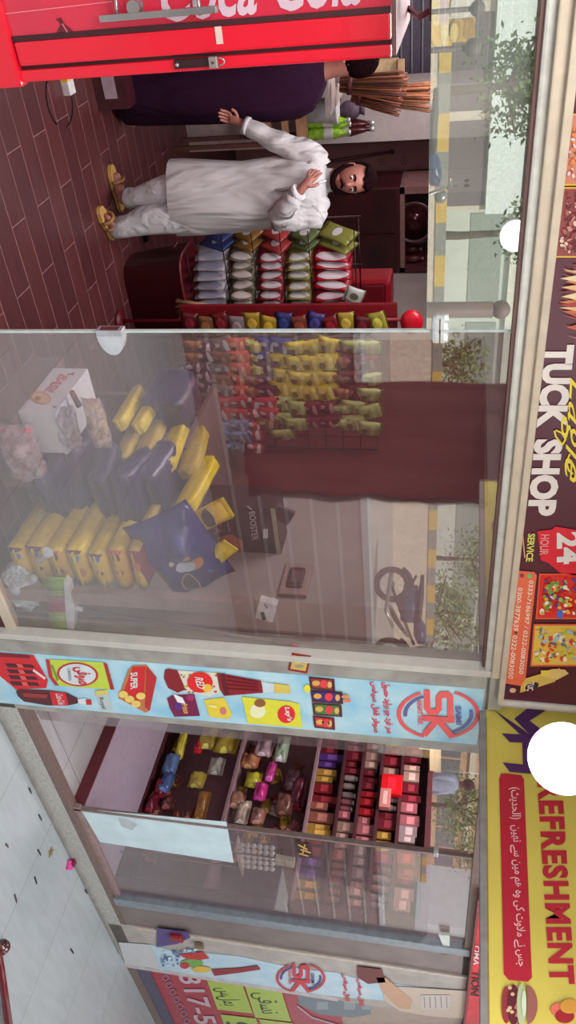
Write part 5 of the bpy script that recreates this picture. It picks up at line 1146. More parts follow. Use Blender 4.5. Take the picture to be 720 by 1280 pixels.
q=MB(); q.tube([PB(92,758),PB(104,762)],[.016,.012],mat((222,222,224),.4),10); q.build('socket',br); q=MB(); q.tube([PB(102,761),PB(365,806,.05)],.0085,mat((120,92,90),.4),8); q.build('handle',br); q=MB(); q.tube([PB(362,805.5,.05),PB(368,807,.05),PB(384,811,.05)],[.012,.014,.003],mat((190,20,50),.4),8); q.build('red_tip',br)

# ================================================================== RIGHT ROOM: shelf unit
XS2=5.6; UN=thing('display_shelving',(XS2+.2,.9,-.15),'tall burgundy shelving unit of small goods in the right opening','shelving'); ms=mat((84,40,46),.5,var=.12,scale=4); ml=mat((160,128,134),.5,var=.06)
def zX(px,py): return onX(px,py,XS2).z
ya,yb=-.04+.09,2.0
z_sh=[zX(174,1012),zX(280,1025),zX(381,1042),1.47,1.62,1.77,1.93]
q=MB(); q.box((XS2+.38,ya,-.15),(XS2+.4,yb,2.17),mat((150,104,112),.6,var=.08)); q.build('back_panel',UN)
for k,z in enumerate(z_sh):
    q=MB(); q.box((XS2,ya,z-.022),(XS2+.38,yb,z),ml if k in (1,2) else ms); q.build('shelf_board',UN)
q=MB(); q.box((XS2,ya,2.12),(XS2+.4,yb,2.17),mat((84,34,40),.5)); q.build('top_board',UN)
for y in (ya,yb): q=MB(); q.box((XS2-.0,y-.012,-.15),(XS2+.38,y+.012,2.15),mat((84,40,46),.5)); q.build('upright',UN)
# raised lilac platform in front of the unit
q=MB(); zl=onX(174,1012,XS2).z-.005; q.box((4.68,.05,-.15),(XS2-.005,2.0,zl),mat((176,160,176),.5,var=.05)); pf=q.build('display_platform'); tag(pf,'lilac-grey raised platform on the floor before the shelving','platform'); q=MB(); q.box((4.665,.04,-.15),(4.68,2.0,zl+.004),mat((110,40,50),.5)); q.build('dark_riser',pf)
# light blue sheet behind the pane
shp=[onY(*p,.011) for p in ((101,1011),(283,1027),(292,1078),(125,1052))]
q=MB(); q.poly(shp,mat((212,232,238),.45,var=.08,scale=6),(0,-.003,0)); o=q.build('paper_sheet'); tag(o,'pale blue sheet stuck on the lower display pane','sheet')
q=MB(); q.poly([onY(*p,.006) for p in ((148,1022),(160,1024),(172,1031),(165,1038),(152,1033))],mat((196,206,212),.4,.1),(0,.002,0)); q.build('creased_film',o)
# a hanging pad, goods
SMALL=[(196,60,60),(170,40,50),(206,150,150),(220,200,190),(150,50,60),(96,50,120),(206,180,90),(120,30,40),(176,120,110),(90,90,130)]
def goods(kind,py,px,lab,c_,w,h,d,grp,x=None,rz=0.):
    p=onX(px,py,XS2+.03 if x is None else x); z=max([s for s in z_sh if s<=p.z+.06] or [z_sh[0]])
    q=MB()
    if kind=='box': q.box((-d/2,-w/2,0),(d/2,w/2,h),mat(c_,.4,var=.05),.003)
    elif kind=='jar': q.lathe([(w/2*.9,0),(w/2,.01),(w/2,h*.75),(w/2*.7,h*.86),(w/2*.7,h*.88)],(0,0,0),mat(c_,.2),12)
    elif kind=='pack': q.pillow((0,0,h/2),(0,w/2,0),(0,0,h/2),(-d/2,0,0),mat(c_,.3,.1,var=.2,scale=40),None,6,8,int(py))
    o=q.build({'box':'small_box','jar':'small_jar','pack':'snack_packet'}[kind],None,(0,0,0)); o.location=(p.x+d/2,p.y,z+.001); o.rotation_euler=(0,0,rz)
    q=MB()
    if kind=='box': q.box((-d/2-.0015,-w/2*.7,h*.3),(-d/2,w/2*.7,h*.7),mat(tuple(min(255,int(v*1.35+15)) for v in c_),.4)); s=q.build('label',None,(0,0,0))
    elif kind=='jar': q.lathe([(w/2*.75,h*.87),(w/2*.75,h),(.001,h)],(0,0,0),mat((206,190,180),.4),12); s=q.build('lid',None,(0,0,0))
    else: q.box((-.002,-w/2*.9,h-.008),(.002,w/2*.9,h+.006),mat(c_,.4)); s=q.build('seal',None,(0,0,0))
    s.parent=o; return tag(o,lab,{'box':'box','jar':'jar','pack':'packet'}[kind],grp)
tiers=[('fourth shelf',1.245),('fifth shelf',1.47),('sixth shelf',1.62),('seventh shelf',1.77),('top shelf',1.93)]
CN={'pink':(160,92,98),'dark red':(130,30,40),'red':(160,24,34),'cream':(176,140,128),'violet':(84,50,120),'golden':(176,136,60),'brown':(150,90,76),'grey':(150,130,130),'maroon':(104,24,36),'blue':(80,90,150)}
rr=random.Random(11)
for ti,(tnm,z) in enumerate(tiers):
    y=.1; lim=1.95; pal=[['golden','violet','maroon','golden','brown','dark red'],['pink','brown','cream','pink','grey','maroon'],['cream','grey','pink','red','maroon','cream'],['grey','cream','dark red','golden','maroon','grey'],['cream','maroon','dark red','grey','pink','maroon']][ti]; k=0
    hmax=[.2,.13,.13,.14,.17][ti]
    while y<lim:
        cn=pal[(k//(3 if ti in (1,2) else 2))%len(pal)]; jar=(ti in (1,3) and (k//5)%2==0); w=.05 if jar else rr.choice((.05,.06,.085)); h=hmax*rr.uniform(.65,.98)
        p=Vector((XS2+.03,y+w/2,z)); q=MB()
        if jar: q.lathe([(w/2*.9,0),(w/2,.01),(w/2,h*.75),(w/2*.7,h*.86),(w/2*.7,h*.88)],(0,0,0),mat(CN[cn],.2),12); nm='small_jar'
        else: q.box((0,-w/2,0),(.06,w/2,h),mat(CN[cn],.4,var=.06),.003); nm='small_box'
        o=q.build(nm,None,(0,0,0)); o.location=(XS2+(.03 if not jar else .05)+rr.uniform(0,.03),y+w/2,[s for s in z_sh if abs(s-z)<.05][0]+.001); q=MB()
        if jar: q.lathe([(w/2*.75,h*.87),(w/2*.75,h),(.001,h)],(0,0,0),mat((206,190,180),.4),12); s=q.build('lid',None,(0,0,0))
        else: q.box((-.0015,-w/2*.7,h*.35),(0,w/2*.7,h*.75),mat(tuple(min(255,int(v*1.3+25)) for v in CN[cn]),.4)); s=q.build('label',None,(0,0,0))
        s.parent=o; sect='near' if y<.7 else ('middle' if y<1.3 else 'far')
        tag(o,'%s %s %s from the pane on the %s of the burgundy shelving'%(cn,'jar' if jar else 'carton',ORD[k],tnm),'jar' if jar else 'box','%s %ss, %s part of the %s'%(cn,'jar' if jar else 'carton',sect,tnm))
        y+=w+rr.uniform(.004,.02); k+=1
# bright red carton pair on the upper shelf
goods('box',978,472,'bright red carton standing out on the upper shelving',(226,20,34),.17,.16,.05,None,XS2-.03)
goods('box',996,475,'pink and grey twin pack below the bright red carton',(206,130,124),.16,.08,.05,None,XS2-.04)
# lower shelves: packets in a heap
def heap(px,py,cn,w,h,lab,x=XS2+.08,rot=0,d=.05,grp=None):
    c=onX(px,py,x); q=MB(); q.pillow((0,0,0),(0,w/2,0),(0,0,h/2),(-d,0,0),decal_mat(cn,((0,0,.03,.03,tuple(min(255,int(v*1.4+20)) for v in cn)),),.25,var=.25,key=('h',cn)),None,8,8,int(px+py),.4); o=q.build('snack_packet',None,(0,0,0)); o.location=c; o.rotation_euler=(rot,0,random.uniform(-.3,.3)); tag(o,lab,'packet',grp); s=MB(); s.box((-.003,-w/2*.9,h/2-.006),(.003,w/2*.9,h/2+.01),mat(cn,.3)); se=s.build('seal',None,(0,0,0)); se.parent=o
heap(213,955,(110,140,190),.2,.11,'sky blue crumpled packet on the lowest shelf'); heap(208,978,(96,120,180),.22,.09,'second blue packet on the lowest shelf, nearer the pane')
heap(200,985,(150,40,60),.16,.09,'dark pink packet under the blue ones'); heap(190,1003,(120,30,50),.2,.08,'dark red packet at the near end of the lowest shelf'); heap(226,932,(206,190,60),.24,.06,'yellow packet at the far end of the lowest shelf'); heap(248,934,(206,30,40),.12,.06,'red packet beside the yellow one at the far end')
heap(262,920,(196,170,80),.3,.16,'large yellow packet high at the far end of the lowest compartment'); heap(284,928,(206,180,70),.26,.18,'tall yellow packet beside the large one at the far end'); heap(246,975,(200,176,80),.16,.12,'pale yellow packet halfway along the lowest compartment'); heap(270,958,(196,190,180),.16,.12,'silver crumpled packet in the lowest compartment'); heap(252,1008,(176,120,60),.26,.09,'ochre packet lying near the pane in the lowest compartment')
heap(312,952,(196,130,90),.14,.14,'tan packet at the far end of the second compartment'); heap(330,935,(190,160,170),.2,.14,'pinkish silver packet at the far end of the second compartment'); heap(352,936,(176,196,170),.26,.1,'pale green packet high in the second compartment'); heap(316,975,(206,196,60),.14,.12,'lime yellow stack of packets in the second compartment'); heap(325,990,(226,60,150),.16,.09,'bright pink packet in the second compartment'); heap(338,965,(200,70,140),.2,.06,'magenta box-like packet beside the lime yellow one'); heap(303,1015,(200,176,160),.2,.1,'pale crumpled packet near the pane in the second compartment'); heap(295,1000,(176,130,110),.16,.12,'brown pink packet in the second compartment'); heap(322,1020,(170,120,110),.14,.1,'dull pink packet against the pane in the second compartment')
heap(365,975,(90,60,70),.2,.12,'dark patterned packet in the third compartment'); heap(372,990,(110,40,60),.24,.1,'dark violet packet in the third compartment'); heap(355,1005,(140,90,80),.18,.12,'brown packet near the pane in the third compartment')
for i in range(46):
    r_=random.Random(i+300); k=i%3; px_=[(186,240),(292,335),(338,376)][k]; a_=r_.uniform(px_[0],px_[1]); b_=r_.uniform(925,1075); cn=r_.choice(['brown','pink','maroon','golden','dark red','grey'])
    c_=onX(a_,b_,XS2+.2); w_=r_.uniform(.09,.16); h_=r_.uniform(.07,.12)
    if c_.y<.08 or c_.y>1.9: continue
    heap(a_,b_,CN[cn],w_,h_,'%s packet deep in the %s compartment, %s'%(cn,['lowest','second','third'][k],['by the pane','near the pane','in the middle','towards the far end'][min(3,int(c_.y/.45))]),XS2+.2,r_.uniform(-.5,.5),.04,'%s packets deep in the %s compartment'%(cn,['lowest','second','third'][k]))
# cream L board above the unit
q=MB(); c=[onY(*p,1.2) for p in ((523,930),(551,932),(551,966),(537,964),(537,938),(523,936))]; q.poly(c,mat((240,226,180),.5,var=.03),(0,.02,0)); o=q.build('foam_board'); tag(o,'cream L-shaped board above the shelving','board'); q=MB(); q.poly([onY(*p,1.197) for p in ((523,929),(551,931),(551,933),(523,931))],mat((130,80,70),.5),(0,.02,0)); q.build('edge_strip',o)
q=MB(); zz=[p.z for p in c]; xx=[p.x for p in c]; q.tube([(min(xx),1.21,max(zz)),(min(xx),1.21,2.75)],.004,mat((150,150,150),.5),5); q.tube([(max(xx)-.02,1.21,max(zz)),(max(xx)-.02,1.21,2.75)],.004,mat((150,150,150),.5),5); q.build('hanging_wire',o)
# egg trays inside the pane
et=thing('egg_tray',onY(300,1060,.18),'tray of pale eggs standing behind the display pane above the blue sheet','egg tray')
E_=[]; q=MB(); q.box((onY(296,1054,.2).x,.16,onY(296,1054,.2).z-.01),(onY(296,1088,.2).x,.26,onY(296,1054,.2).z),mat((170,150,140),.8)); q.build('tray',et)
for x_ in (onY(300,1056,.2).x,onY(300,1086,.2).x): q=MB(); q.tube([(x_,.21,-.15+.001),(x_,.21,onY(296,1056,.2).z)],.008,mat((120,90,90),.5)); q.build('leg',et)
for i in range(6):
    for j in range(5):
        c=onY(302+i*7.6,1056+j*6.6+i*.8,.2); q=MB(); q.ball((c.x,.2,c.z),.017,mat((206,206,196),.4,var=.05),(1,1,1.25),10); o=q.build('egg'); tag(o,'pale egg in the stacked tray behind the display pane','egg','eggs behind the display pane')
c=onY(358,1078,.1); q=MB(); q.box((c.x-.05,.09,onY(345,1078,.1).z),(c.x+.04,.12,onY(368,1078,.1).z),mat((206,206,180),.5),0,Matrix.Rotation(.12,3,'Y')); q.box((c.x-.004,.118,-.14),(c.x+.004,.124,onY(346,1078,.1).z),mat((120,90,90),.5)); o=q.build('price_card'); tag(o,'pale yellow card leaning beside the eggs','card'); q=MB(); q.box((c.x-.04,.085,c.z-.01),(c.x+.03,.089,c.z-.005),mat((150,140,130),.5)); q.build('printed_line',o)
c=onY(380,1061,.0); q=MB(); q.poly([onY(*p,.004) for p in ((369,1051),(386,1055),(392,1072),(374,1072))],mat((60,30,26),.4),(0,.003,0)); o=q.build('gold_sticker'); tag(o,'black and gold sticker on the display pane near its left post','sticker'); A=Art(planeY(.003))
for a,b in (((373,1056),(384,1062)),((376,1062),(388,1066)),((374,1067),(385,1070)),((381,1056),(378,1068))): A.stroke([a,b],1.8,(206,160,90),2)
A.build('printing',o)
# ================================================================== LITTER on the pavement
lit=[((18,1118),(20,1126),(84,66,70)),((43,1096),(45,1103),(60,44,50)),((47,1062),(50,1068),(70,50,56)),((7,1055),(9,1058),(90,70,76)),((88,1186),(91,1191),(60,44,50)),((106,1112),(108,1116),(70,50,50)),((48,1018),(51,1024),(70,56,60)),((36,985),(38,990),(60,44,50))]
for i,(a,b,c_) in enumerate(lit):
    p=onZ(*a,-.268); q_=onZ(*b,-.268); n=(q_-p).normalized(); s_=Vector((-n.y,n.x,0))*.005; q=MB(); q.poly([p-s_,p+s_,q_+s_*1.4,q_+n*.02,q_-s_*.6],mat(c_,.8),(0,0,.004)); o=q.build('dry_leaf'); tag(o,'small dark dry leaf scrap lying on the pale pavement','leaf','dark scraps on the pavement')
p=onZ(86,1081,-.268); q=MB(); q.box((p.x-.035,p.y-.03,-.269),(p.x+.035,p.y+.03,-.245),mat((236,70,160),.4),.006,Matrix.Rotation(.5,3,'Z')); o=q.build('pink_wrapper'); tag(o,'bright pink wrapper on the pavement by the kerb','wrapper'); q=MB(); q.box((p.x-.02,p.y+.0,-.246),(p.x+.03,p.y+.04,-.232),mat((120,20,60),.5),.004); q.build('folded_end',o)
p=onZ(63,1065,-.268); q=MB(); 
for a in (0,1.0,2.2,3.6,5.): q.tube([p+Vector((0,0,.006)),p+Vector((.035*math.cos(a),.035*math.sin(a),.004))],[.006,.003],mat((160,130,40),.6),5)
tag(q.build('crumpled_peel'),'yellow-brown crumpled scrap on the pavement beside the pink wrapper','scrap')
# motorcycle handlebar end or bag poking in at the bottom corner
p0=onZ(3,1184,-.22); hb=thing('walking_stick',p0,'dark red pole with a chrome ball end lying at the bottom edge of the pavement','pole'); q=MB(); q.tube([onZ(-2,1188,-.22),onZ(4,1230,-.22),onZ(12,1290,-.22)],[.02,.022,.024],mat((110,16,26),.3)); q.build('shaft',hb); q=MB(); q.ball(p0,.045,mat((120,90,90),.15,.8)); q.build('ball_end',hb)
# ================================================================== PEOPLE
def skin_mesh(name, V, E, root, m_, parent, sub=2):
    """V: {key:(point, radius)}; grows one continuous skin over the skeleton"""
    keys=list(V); me=bpy.data.meshes.new('sk'); me.from_pydata([tuple(V[k][0]) for k in keys],[(keys.index(a),keys.index(b)) for a,b in E],[])
    ob=bpy.data.objects.new('sk',me); COL.objects.link(ob)
    md=ob.modifiers.new('s','SKIN'); md.use_smooth_shade=True
    if not me.skin_vertices: 
        bpy.context.view_layer.objects.active=ob; bpy.ops.mesh.customdata_skin_add() if hasattr(bpy.ops.mesh,'customdata_skin_add') else None
    for i,k in enumerate(keys):
        sv=me.skin_vertices[0].data[i]; r=V[k][1]; sv.radius=(r,r) if isinstance(r,(int,float)) else r; sv.use_root=(k==root)
    s=ob.modifiers.new('u','SUBSURF'); s.levels=sub; s.render_levels=sub
    bpy.context.view_layer.update()
    nm=bpy.data.meshes.new_from_object(ob.evaluated_get(bpy.context.evaluated_depsgraph_get()))
    bpy.data.objects.remove(ob); bpy.data.meshes.remove(me)
    W=parent_world(parent).inverted()
    for v in nm.vertices: v.co=W@v.co
    nm.materials.clear(); nm.materials.append(m_)
    for p in nm.polygons: p.use_smooth=True
    o=bpy.data.objects.new(name,nm); COL.objects.link(o); o.parent=parent; return o
def hand(V,E,key,w,d,side,nrm,s=1.,curl=.5,tag_=''):
    """fingers grow from wrist vertex w along d; side = towards thumb; nrm = palm side"""
    d=Vector(d).normalized(); side=Vector(side); side=(side-d*side.dot(d)).normalized(); nrm=Vector(nrm); nrm=(nrm-d*nrm.dot(d)-side*nrm.dot(side)).normalized()
    V[tag_+'palm']=(w+d*.045*s,(.030*s,.018*s)); E.append((key,tag_+'palm'))
    for i,(off,ln) in enumerate(((.030,.075),(.010,.085),(-.010,.078),(-.028,.060))):
        a=w+d*.085*s+side*off*s; k=tag_+'f%d'%i; p=a; dd=d.copy(); ch=tag_+'palm'
        V[k+'0']=(a,.0105*s); E.append((ch,k+'0')); ch=k+'0'
        for j,fr in enumerate((.45,.32,.25)):
            ang=curl*(.55+.35*j+.08*i); dd=(dd*math.cos(ang)+nrm*math.sin(ang)).normalized() if j else (d*math.cos(ang*.6)+nrm*math.sin(ang*.6)).normalized()
            p=p+dd*ln*fr*s; V[k+str(j+1)]=(p,(.0095-.0012*j)*s); E.append((ch,k+str(j+1))); ch=k+str(j+1)
    t0=w+d*.03*s+side*.030*s; t1=t0+(side*.7+d*.7+nrm*.25).normalized()*.035*s; t2=t1+(d*.9+side*.15+nrm*.45).normalized()*.03*s
    V[tag_+'t0']=(t0,.0125*s); V[tag_+'t1']=(t1,.011*s); V[tag_+'t2']=(t2,.0095*s); E += [(tag_+'palm',tag_+'t0'),(tag_+'t0',tag_+'t1'),(tag_+'t1',tag_+'t2')]
FX=Vector((1.56,2.42,0)); eF=(Vector((CAM.x,CAM.y,0))-Vector((FX.x,FX.y,0))).normalized(); eR=Vector((-eF.y,eF.x,0)); eZ=Vector((0,0,1))
def J(px,py,f=0.,base=FX):
    d=ray(px,py); n=eF; t=(base-CAM).dot(n)/d.dot(n); return CAM+d*t+n*f
SK=mat((150,96,84),.55,var=.08,scale=9); HAIR=mat((26,8,12),.95,var=.3,scale=60,bump=.6,spec=.05); CL=cloth((184,182,184),.85,1.,.25,6,.12); CL2=cloth((184,184,188),.85,.8,.6,14,.03)
mn_=thing('person',(FX.x,FX.y,0),'man in off-white shalwar kameez and tan sandals standing with one hand at his collar','person')
V={};E=[]
def jt(k,p,r,fr=None):
    V[k]=(p,r)
    if fr: E.append((fr,k))
jt('pel',J(262,243),(.15,.11)); jt('wst',J(305,243),(.14,.10),'pel'); jt('chs',J(360,236),(.155,.11),'wst'); jt('nb',J(398,226),(.09,.07),'chs'); jt('nk',J(411,224,.0),.055,'nb'); jt('hd0',J(424,224,.01),.07,'nk'); jt('hd1',J(438,223,.012),(.078,.09),'hd0'); jt('hd2',J(454,222,.005),(.078,.088),'hd1'); jt('hd3',J(464,221,-.005),(.055,.06),'hd2')
# his right arm, held out
jt('sR',J(396,198),.058,'chs'); jt('eR',J(352,180,.03),.042,'sR'); jt('wR',J(306,156,.05),.028,'eR')
hand(V,E,'wR',J(303,154,.05),(J(284,146,.06)-J(303,154,.05)),-eR*.3+eZ,eF*.2-eR*.2-eZ*.6,0.88,.6,'a')
# his left arm, folded up to the collar
jt('sL',J(396,268),.058,'chs'); jt('eL',J(350,272,.10),.042,'sL'); jt('wL',J(384,237,.2),.030,'eL')
hand(V,E,'wL',J(387,234,.2),(J(402,212,.17)-J(387,234,.2)),eZ*.8+eR*.3,-eF*.9,0.92,.75,'b')
# legs
jt('hR',J(248,231),.095,'pel'); jt('kR',J(205,238,.03),.062,'hR'); jt('aR',J(160,248,.0),.04,'kR'); jt('fR0',J(152,250,.0)+Vector((0,0,.0)),.04,'aR')
tR0=onZ(154,252,.04); tR1=onZ(143,216,.03); jt('fR1',tR0.lerp(tR1,.6),(.042,.028),'fR0'); jt('fR2',tR1,(.038,.018),'fR1')
jt('hL',J(248,262),.095,'pel'); jt('kL',J(200,272,.03),.062,'hL'); jt('aL',J(148,284,.06),.04,'kL'); tL0=onZ(143,289,.04); tL1=onZ(130,267,.03); jt('fL0',tL0+Vector((0,0,.03)),.04,'aL'); jt('fL1',tL0.lerp(tL1,.6),(.042,.028),'fL0'); jt('fL2',tL1,(.038,.018),'fL1')
skin_mesh('body',V,E,'pel',SK,mn_)
# kameez
def ring(px,py,rx,ry,f=0.,tilt=0.):
    return (J(px,py,f),(eR*math.cos(tilt)+eZ*math.sin(tilt))*rx,eF*ry)
q=MB(); 
L_=[(218,246,.225,.15),(232,246,.224,.155),(255,246,.218,.155),(280,246,.212,.15),(305,246,.205,.14),(330,243,.203,.138),(350,241,.205,.135),(370,238,.20,.135),(385,235,.19,.13),(396,231,.165,.115),(404,228,.12,.09),(409,226,.075,.07)]
q.loft([ring(a,b,c,d) for a,b,c,d in L_],CL,cap=False,wob=.035,seed=2); q.build('kameez',mn_)
q=MB(); q.loft([ring(408,226,.072,.068),ring(414,225,.064,.062),ring(417,225,.063,.06)],CL2,cap=False); q.tube([J(410,226,.075),J(398,230,.115),J(380,234,.14),J(350,238,.147)],.008,CL2,6)
q.build('collar',mn_)
def sleeve(pts,rs,nm,seed):
    q=MB(); R=[]
    P_=[Vector(p) for p in pts]; fine=[]; fr=[]
    for i in range(len(P_)-1):
        for k in range(5): t=k/5; fine.append(P_[i].lerp(P_[i+1],t)); fr.append(rs[i]+(rs[i+1]-rs[i])*t)
    fine.append(P_[-1]); fr.append(rs[-1]); n=16; up=None
    for i,p in enumerate(fine):
        t=(fine[min(i+1,len(fine)-1)]-fine[max(i-1,0)]).normalized()
        if up is None: up=eF
        x=t.cross(up).normalized(); y=x.cross(t).normalized(); up=y; row=[]
        for k in range(n):
            a=2*PI*k/n; w_=1+.09*math.sin(i*1.9+math.sin(a+seed)*1.5)+.05*noise.noise(Vector((math.cos(a)*2,i*.6,seed)))
            row.append(q.bm.verts.new(p+(x*math.cos(a)+y*math.sin(a))*fr[i]*w_))
        R.append(row)
    q.mi(CL)
    for a,b in zip(R,R[1:]):
        for k in range(n): f=q.bm.faces.new((a[k],a[(k+1)%n],b[(k+1)%n],b[k])); f.smooth=True
    q.bm.faces.new(R[0][::-1]); 
    q.build(nm,mn_)
sleeve([J(398,210,.0),J(392,196,.01),J(352,180,.03),J(310,158,.05)],[.075,.085,.066,.046],'sleeve',1)
sleeve([J(396,246,-.02),J(392,268,.02),J(352,274,.10),J(364,258,.16),J(381,240,.195)],[.08,.088,.072,.064,.048],'sleeve',2)
for pts,seed in (([J(376,244,.185),J(382,239,.197)],1),([J(313,159,.05),J(308,157,.05)],2)):
    q=MB(); q.tube(pts,[.052,.05],CL2,14); q.build('cuff',mn_)
# shalwar legs
def leg(L2,nm,seed):
    q=MB(); q.loft([ring(a,b,c,d,f) for a,b,c,d,f in L2],CL2,cap=False,wob=.06,seed=seed); q.build(nm,mn_)
leg([(157,248,.052,.06,0),(162,248,.066,.075,0),(172,247,.062,.075,.01),(185,244,.078,.09,.01),(205,240,.1,.11,.02),(225,237,.118,.12,.01),(255,238,.12,.12,0)],'shalwar_leg',1)
leg([(146,285,.055,.06,.05),(151,285,.07,.08,.05),(162,283,.068,.08,.05),(180,276,.09,.10,.04),(200,271,.105,.11,.03),(225,267,.118,.12,.01),(255,262,.12,.12,0)],'shalwar_leg',4)
# sandals
def sandal(h,t,nm):
    h=Vector((h.x,h.y,0)); t=Vector((t.x,t.y,0)); d=(t-h); L=d.length; d.normalize(); s=Vector((-d.y,d.x,0)); tan=mat((196,156,90),.5,var=.1); q=MB()
    out=[(-.055,.026),(-.03,.036),(.03,.035),(L*.55,.042),(L*.85,.050),(L+.03,.036),(L+.05,.01)]
    pts=[h+d*a+s*b for a,b in out]+[h+d*a-s*b for a,b in reversed(out)]; q.poly([p+Vector((0,0,.002)) for p in pts],tan,(0,0,.024)); o=q.build('sandal',mn_)
    for a,w_ in ((L*.35,.044),(L*.75,.05)):
        q=MB(); q.tube([h+d*a+s*w_*math.cos(x)+Vector((0,0,.02+.055*math.sin(x))) for x in [PI*i/10 for i in range(11)]],.011,mat((150,110,66),.5),8); q.build('strap',o)
    q=MB(); q.tube([h+d*(L*.35)+s*.02+Vector((0,0,.07)),h+d*(L*.75)-s*.02+Vector((0,0,.068))],.009,mat((80,40,36),.5),6); q.tube([h+d*(L*.35)-s*.02+Vector((0,0,.07)),h+d*(L*.75)+s*.02+Vector((0,0,.068))],.009,mat((80,40,36),.5),6); q.build('cross_strap',o)
sandal(tR0,tR1,'a'); sandal(tL0,tL1,'b')
# head details: face looks at the camera, turned a little to the right
fd=(eF*.94+eR*.30-eZ*.10).normalized(); fs=eZ.cross(fd).normalized(); fu=fd.cross(fs).normalized()*1.0
fu=(fu+fs*.0).normalized(); hc=J(442,223,.01); RM=Matrix((fs,fu,fd)).transposed()
def H(x,y,z): return hc+RM@Vector((x,y,z))
q=MB(); q.ball(H(0,.0,.012),1,SK,(.077,.108,.092),20,RM); q.ball(H(0,-.075,.045),1,SK,(.045,.040,.042),14,RM)
for s_ in (-1,1): q.ball(H(s_*.079,-.01,.0),1,SK,(.012,.03,.018),10,RM)
q.loft([(H(0,.02,.098),RM@Vector((.008,0,0)),RM@Vector((0,.006,.004))),(H(0,-.005,.113),RM@Vector((.012,0,0)),RM@Vector((0,.006,.008))),(H(0,-.022,.117),RM@Vector((.018,0,0)),RM@Vector((0,.007,.010))),(H(0,-.032,.104),RM@Vector((.010,0,0)),RM@Vector((0,.003,.006)))],SK); q.build('face',mn_)
for s_ in (-1,1):
    q=MB(); q.ball(H(s_*.031,.012,.092),.0135,mat((206,196,196),.3),(1.15,.62,.6),12,RM); e=q.build('eye',mn_); q=MB(); q.ball(H(s_*.031,.012,.099),.0062,mat((30,14,16),.2),(1,1,.5),10,RM); q.build('iris',e)
q=MB()
for s_ in (-1,1): q.tube([H(s_*.012,.032,.101),H(s_*.03,.038,.099),H(s_*.05,.030,.086)],[.004,.0055,.003],HAIR,6)
q.build('eyebrows',mn_)
q=MB(); q.tube([H(-.030,-.055,.092),H(-.014,-.044,.106),H(0,-.043,.109),H(.014,-.044,.106),H(.030,-.055,.092)],[.003,.006,.005,.006,.003],HAIR,8); q.build('moustache',mn_)
q=MB(); q.tube([H(-.02,-.056,.098),H(0,-.056,.104),H(.02,-.056,.098)],[.003,.006,.003],mat((150,76,76),.5),8); q.build('lips',mn_)
q=MB(); 
pts=[]; 
q.tube([H(-.079,.01,.012),H(-.076,-.045,.03),H(-.056,-.088,.055),H(-.025,-.104,.078),H(0,-.108,.084),H(.025,-.104,.078),H(.056,-.088,.055),H(.076,-.045,.03),H(.079,.01,.012)],[.008,.015,.019,.019,.017,.019,.019,.015,.008],HAIR,8); q.build('beard',mn_)
q=MB(); bmesh.ops.create_icosphere(q.bm,subdivisions=4,radius=1); q.mi(HAIR)
for v in list(q.bm.verts):
    d=v.co.normalized(); 
    k=1+.07*noise.noise(d*4)+.03*noise.noise(d*11); x,y,z=d.x*.092*k,d.y*.118*k,d.z*.108*k
    # pull the front of the cap up so the forehead shows
    if d.z>.05 and d.y<.48+.1*abs(d.x): z*= .35; x*=.80
    if d.y<-.35: y=-.35*.118; x*=.7; z*=.6
    v.co=H(x,y+.020,z-.004)
for f in q.bm.faces: f.smooth=True
q.build('hair',mn_)

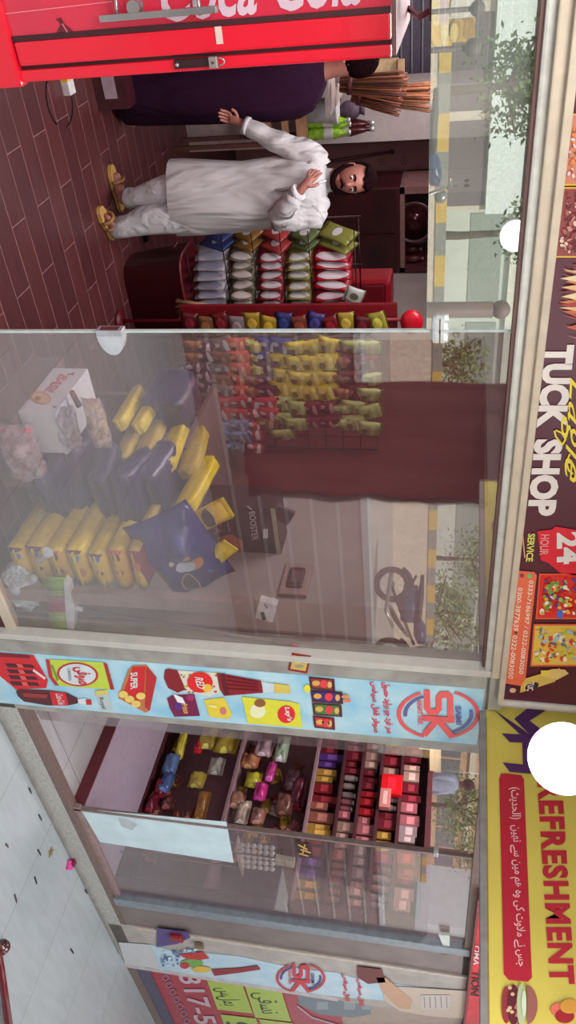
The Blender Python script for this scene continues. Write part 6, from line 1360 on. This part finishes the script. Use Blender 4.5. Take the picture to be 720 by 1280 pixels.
# ---- second person, in a long navy robe behind the cooler
NX=onZ(138,100,0); NB=Vector((NX.x,NX.y+.05,0))
eF2=(Vector((CAM.x,CAM.y,0))-NB).normalized()
def K(px,py,f=0.):
    d=ray(px,py); t=(NB-CAM).dot(eF2)/d.dot(eF2); return CAM+d*t+eF2*f
eR2=Vector((-eF2.y,eF2.x,0))
nv=thing('person',(NB.x,NB.y,0),'person in a long dark navy robe half hidden behind the red cooler','person')
V={};E=[]
jt('pel',K(255,102),(.15,.11)); jt('wst',K(300,100),(.14,.1),'pel'); jt('chs',K(360,96),(.16,.11),'wst'); jt('nb',K(398,90),(.08,.07),'chs'); jt('nk',K(412,86),.055,'nb'); jt('h0',K(428,80),.07,'nk'); jt('h1',K(444,76),(.08,.09),'h0'); jt('h2',K(460,75),.06,'h1')
jt('sR',K(390,118),.055,'chs'); jt('eR',K(335,126),.042,'sR'); jt('wR',K(290,118,.0),.03,'eR'); jt('sL',K(392,66),.055,'chs'); jt('eL',K(335,62),.042,'sL'); jt('wL',K(290,76,.0),.03,'eL')
for s_,k in ((1,'R'),(-1,'L')):
    jt('h'+k,K(240,102+s_*16),.09,'pel'); jt('k'+k,K(190,104+s_*14),.06,'h'+k); jt('a'+k,K(150,106+s_*12),.04,'k'+k); f=K(142,107+s_*12); f.z=.03; jt('f'+k,f+eF2*.05,(.04,.028),'a'+k); jt('t'+k,Vector((f.x,f.y,.022))+eF2*.15,(.035,.02),'f'+k)
hand(V,E,'wR',K(286,116,.0),-eZ,eF2,-eR2,1.,.4,'a'); hand(V,E,'wL',K(286,78,.0),-eZ,eF2,eR2,1.,.4,'b')
skin_mesh('body',V,E,'pel',SK,nv)
NV=cloth((40,14,38),.95,.9,.3,5,.08)
q=MB(); q.loft([(K(a,b),eR2*c,eF2*d) for a,b,c,d in ((147,116,.15,.13),(152,116,.17,.15),(175,115,.185,.16),(215,113,.19,.165),(260,112,.19,.165),(300,110,.195,.165),(340,106,.21,.165),(370,101,.21,.155),(388,97,.185,.14),(400,92,.13,.1),(407,88,.08,.075))],NV,cap=True,wob=.07,seed=8); q.build('robe',nv)
q=MB(); q.tube([K(392,118),K(340,128,.02),K(296,126,.09)],[.08,.07,.055],NV,12); q.build('sleeve',nv); q=MB(); q.tube([K(394,66),K(340,62,.02),K(296,68,.09)],[.08,.07,.055],NV,12); q.build('sleeve',nv)
q=MB(); h=K(450,75,-.01); q.ball(h,.105,HAIR,(.95,1.05,1.1)); q.build('hair',nv)
q=MB(); 
for s_ in (-1,1): e=K(438,76+s_*5,.095); q.ball(e,.006,mat((60,30,30),.4))
q.ball(K(432,76,.1),.013,SK); q.build('eyes_and_nose',nv)
for s_ in (1,-1): f=K(142,107+s_*12); q=MB(); q.ball((f.x+eF2.x*.08,f.y+eF2.y*.08,.035),1,mat((40,20,26),.5),(.05,.05,.035)); q.ball((f.x+eF2.x*.14,f.y+eF2.y*.14,.03),1,mat((40,20,26),.5),(.05,.06,.028)); q.build('shoe',nv)
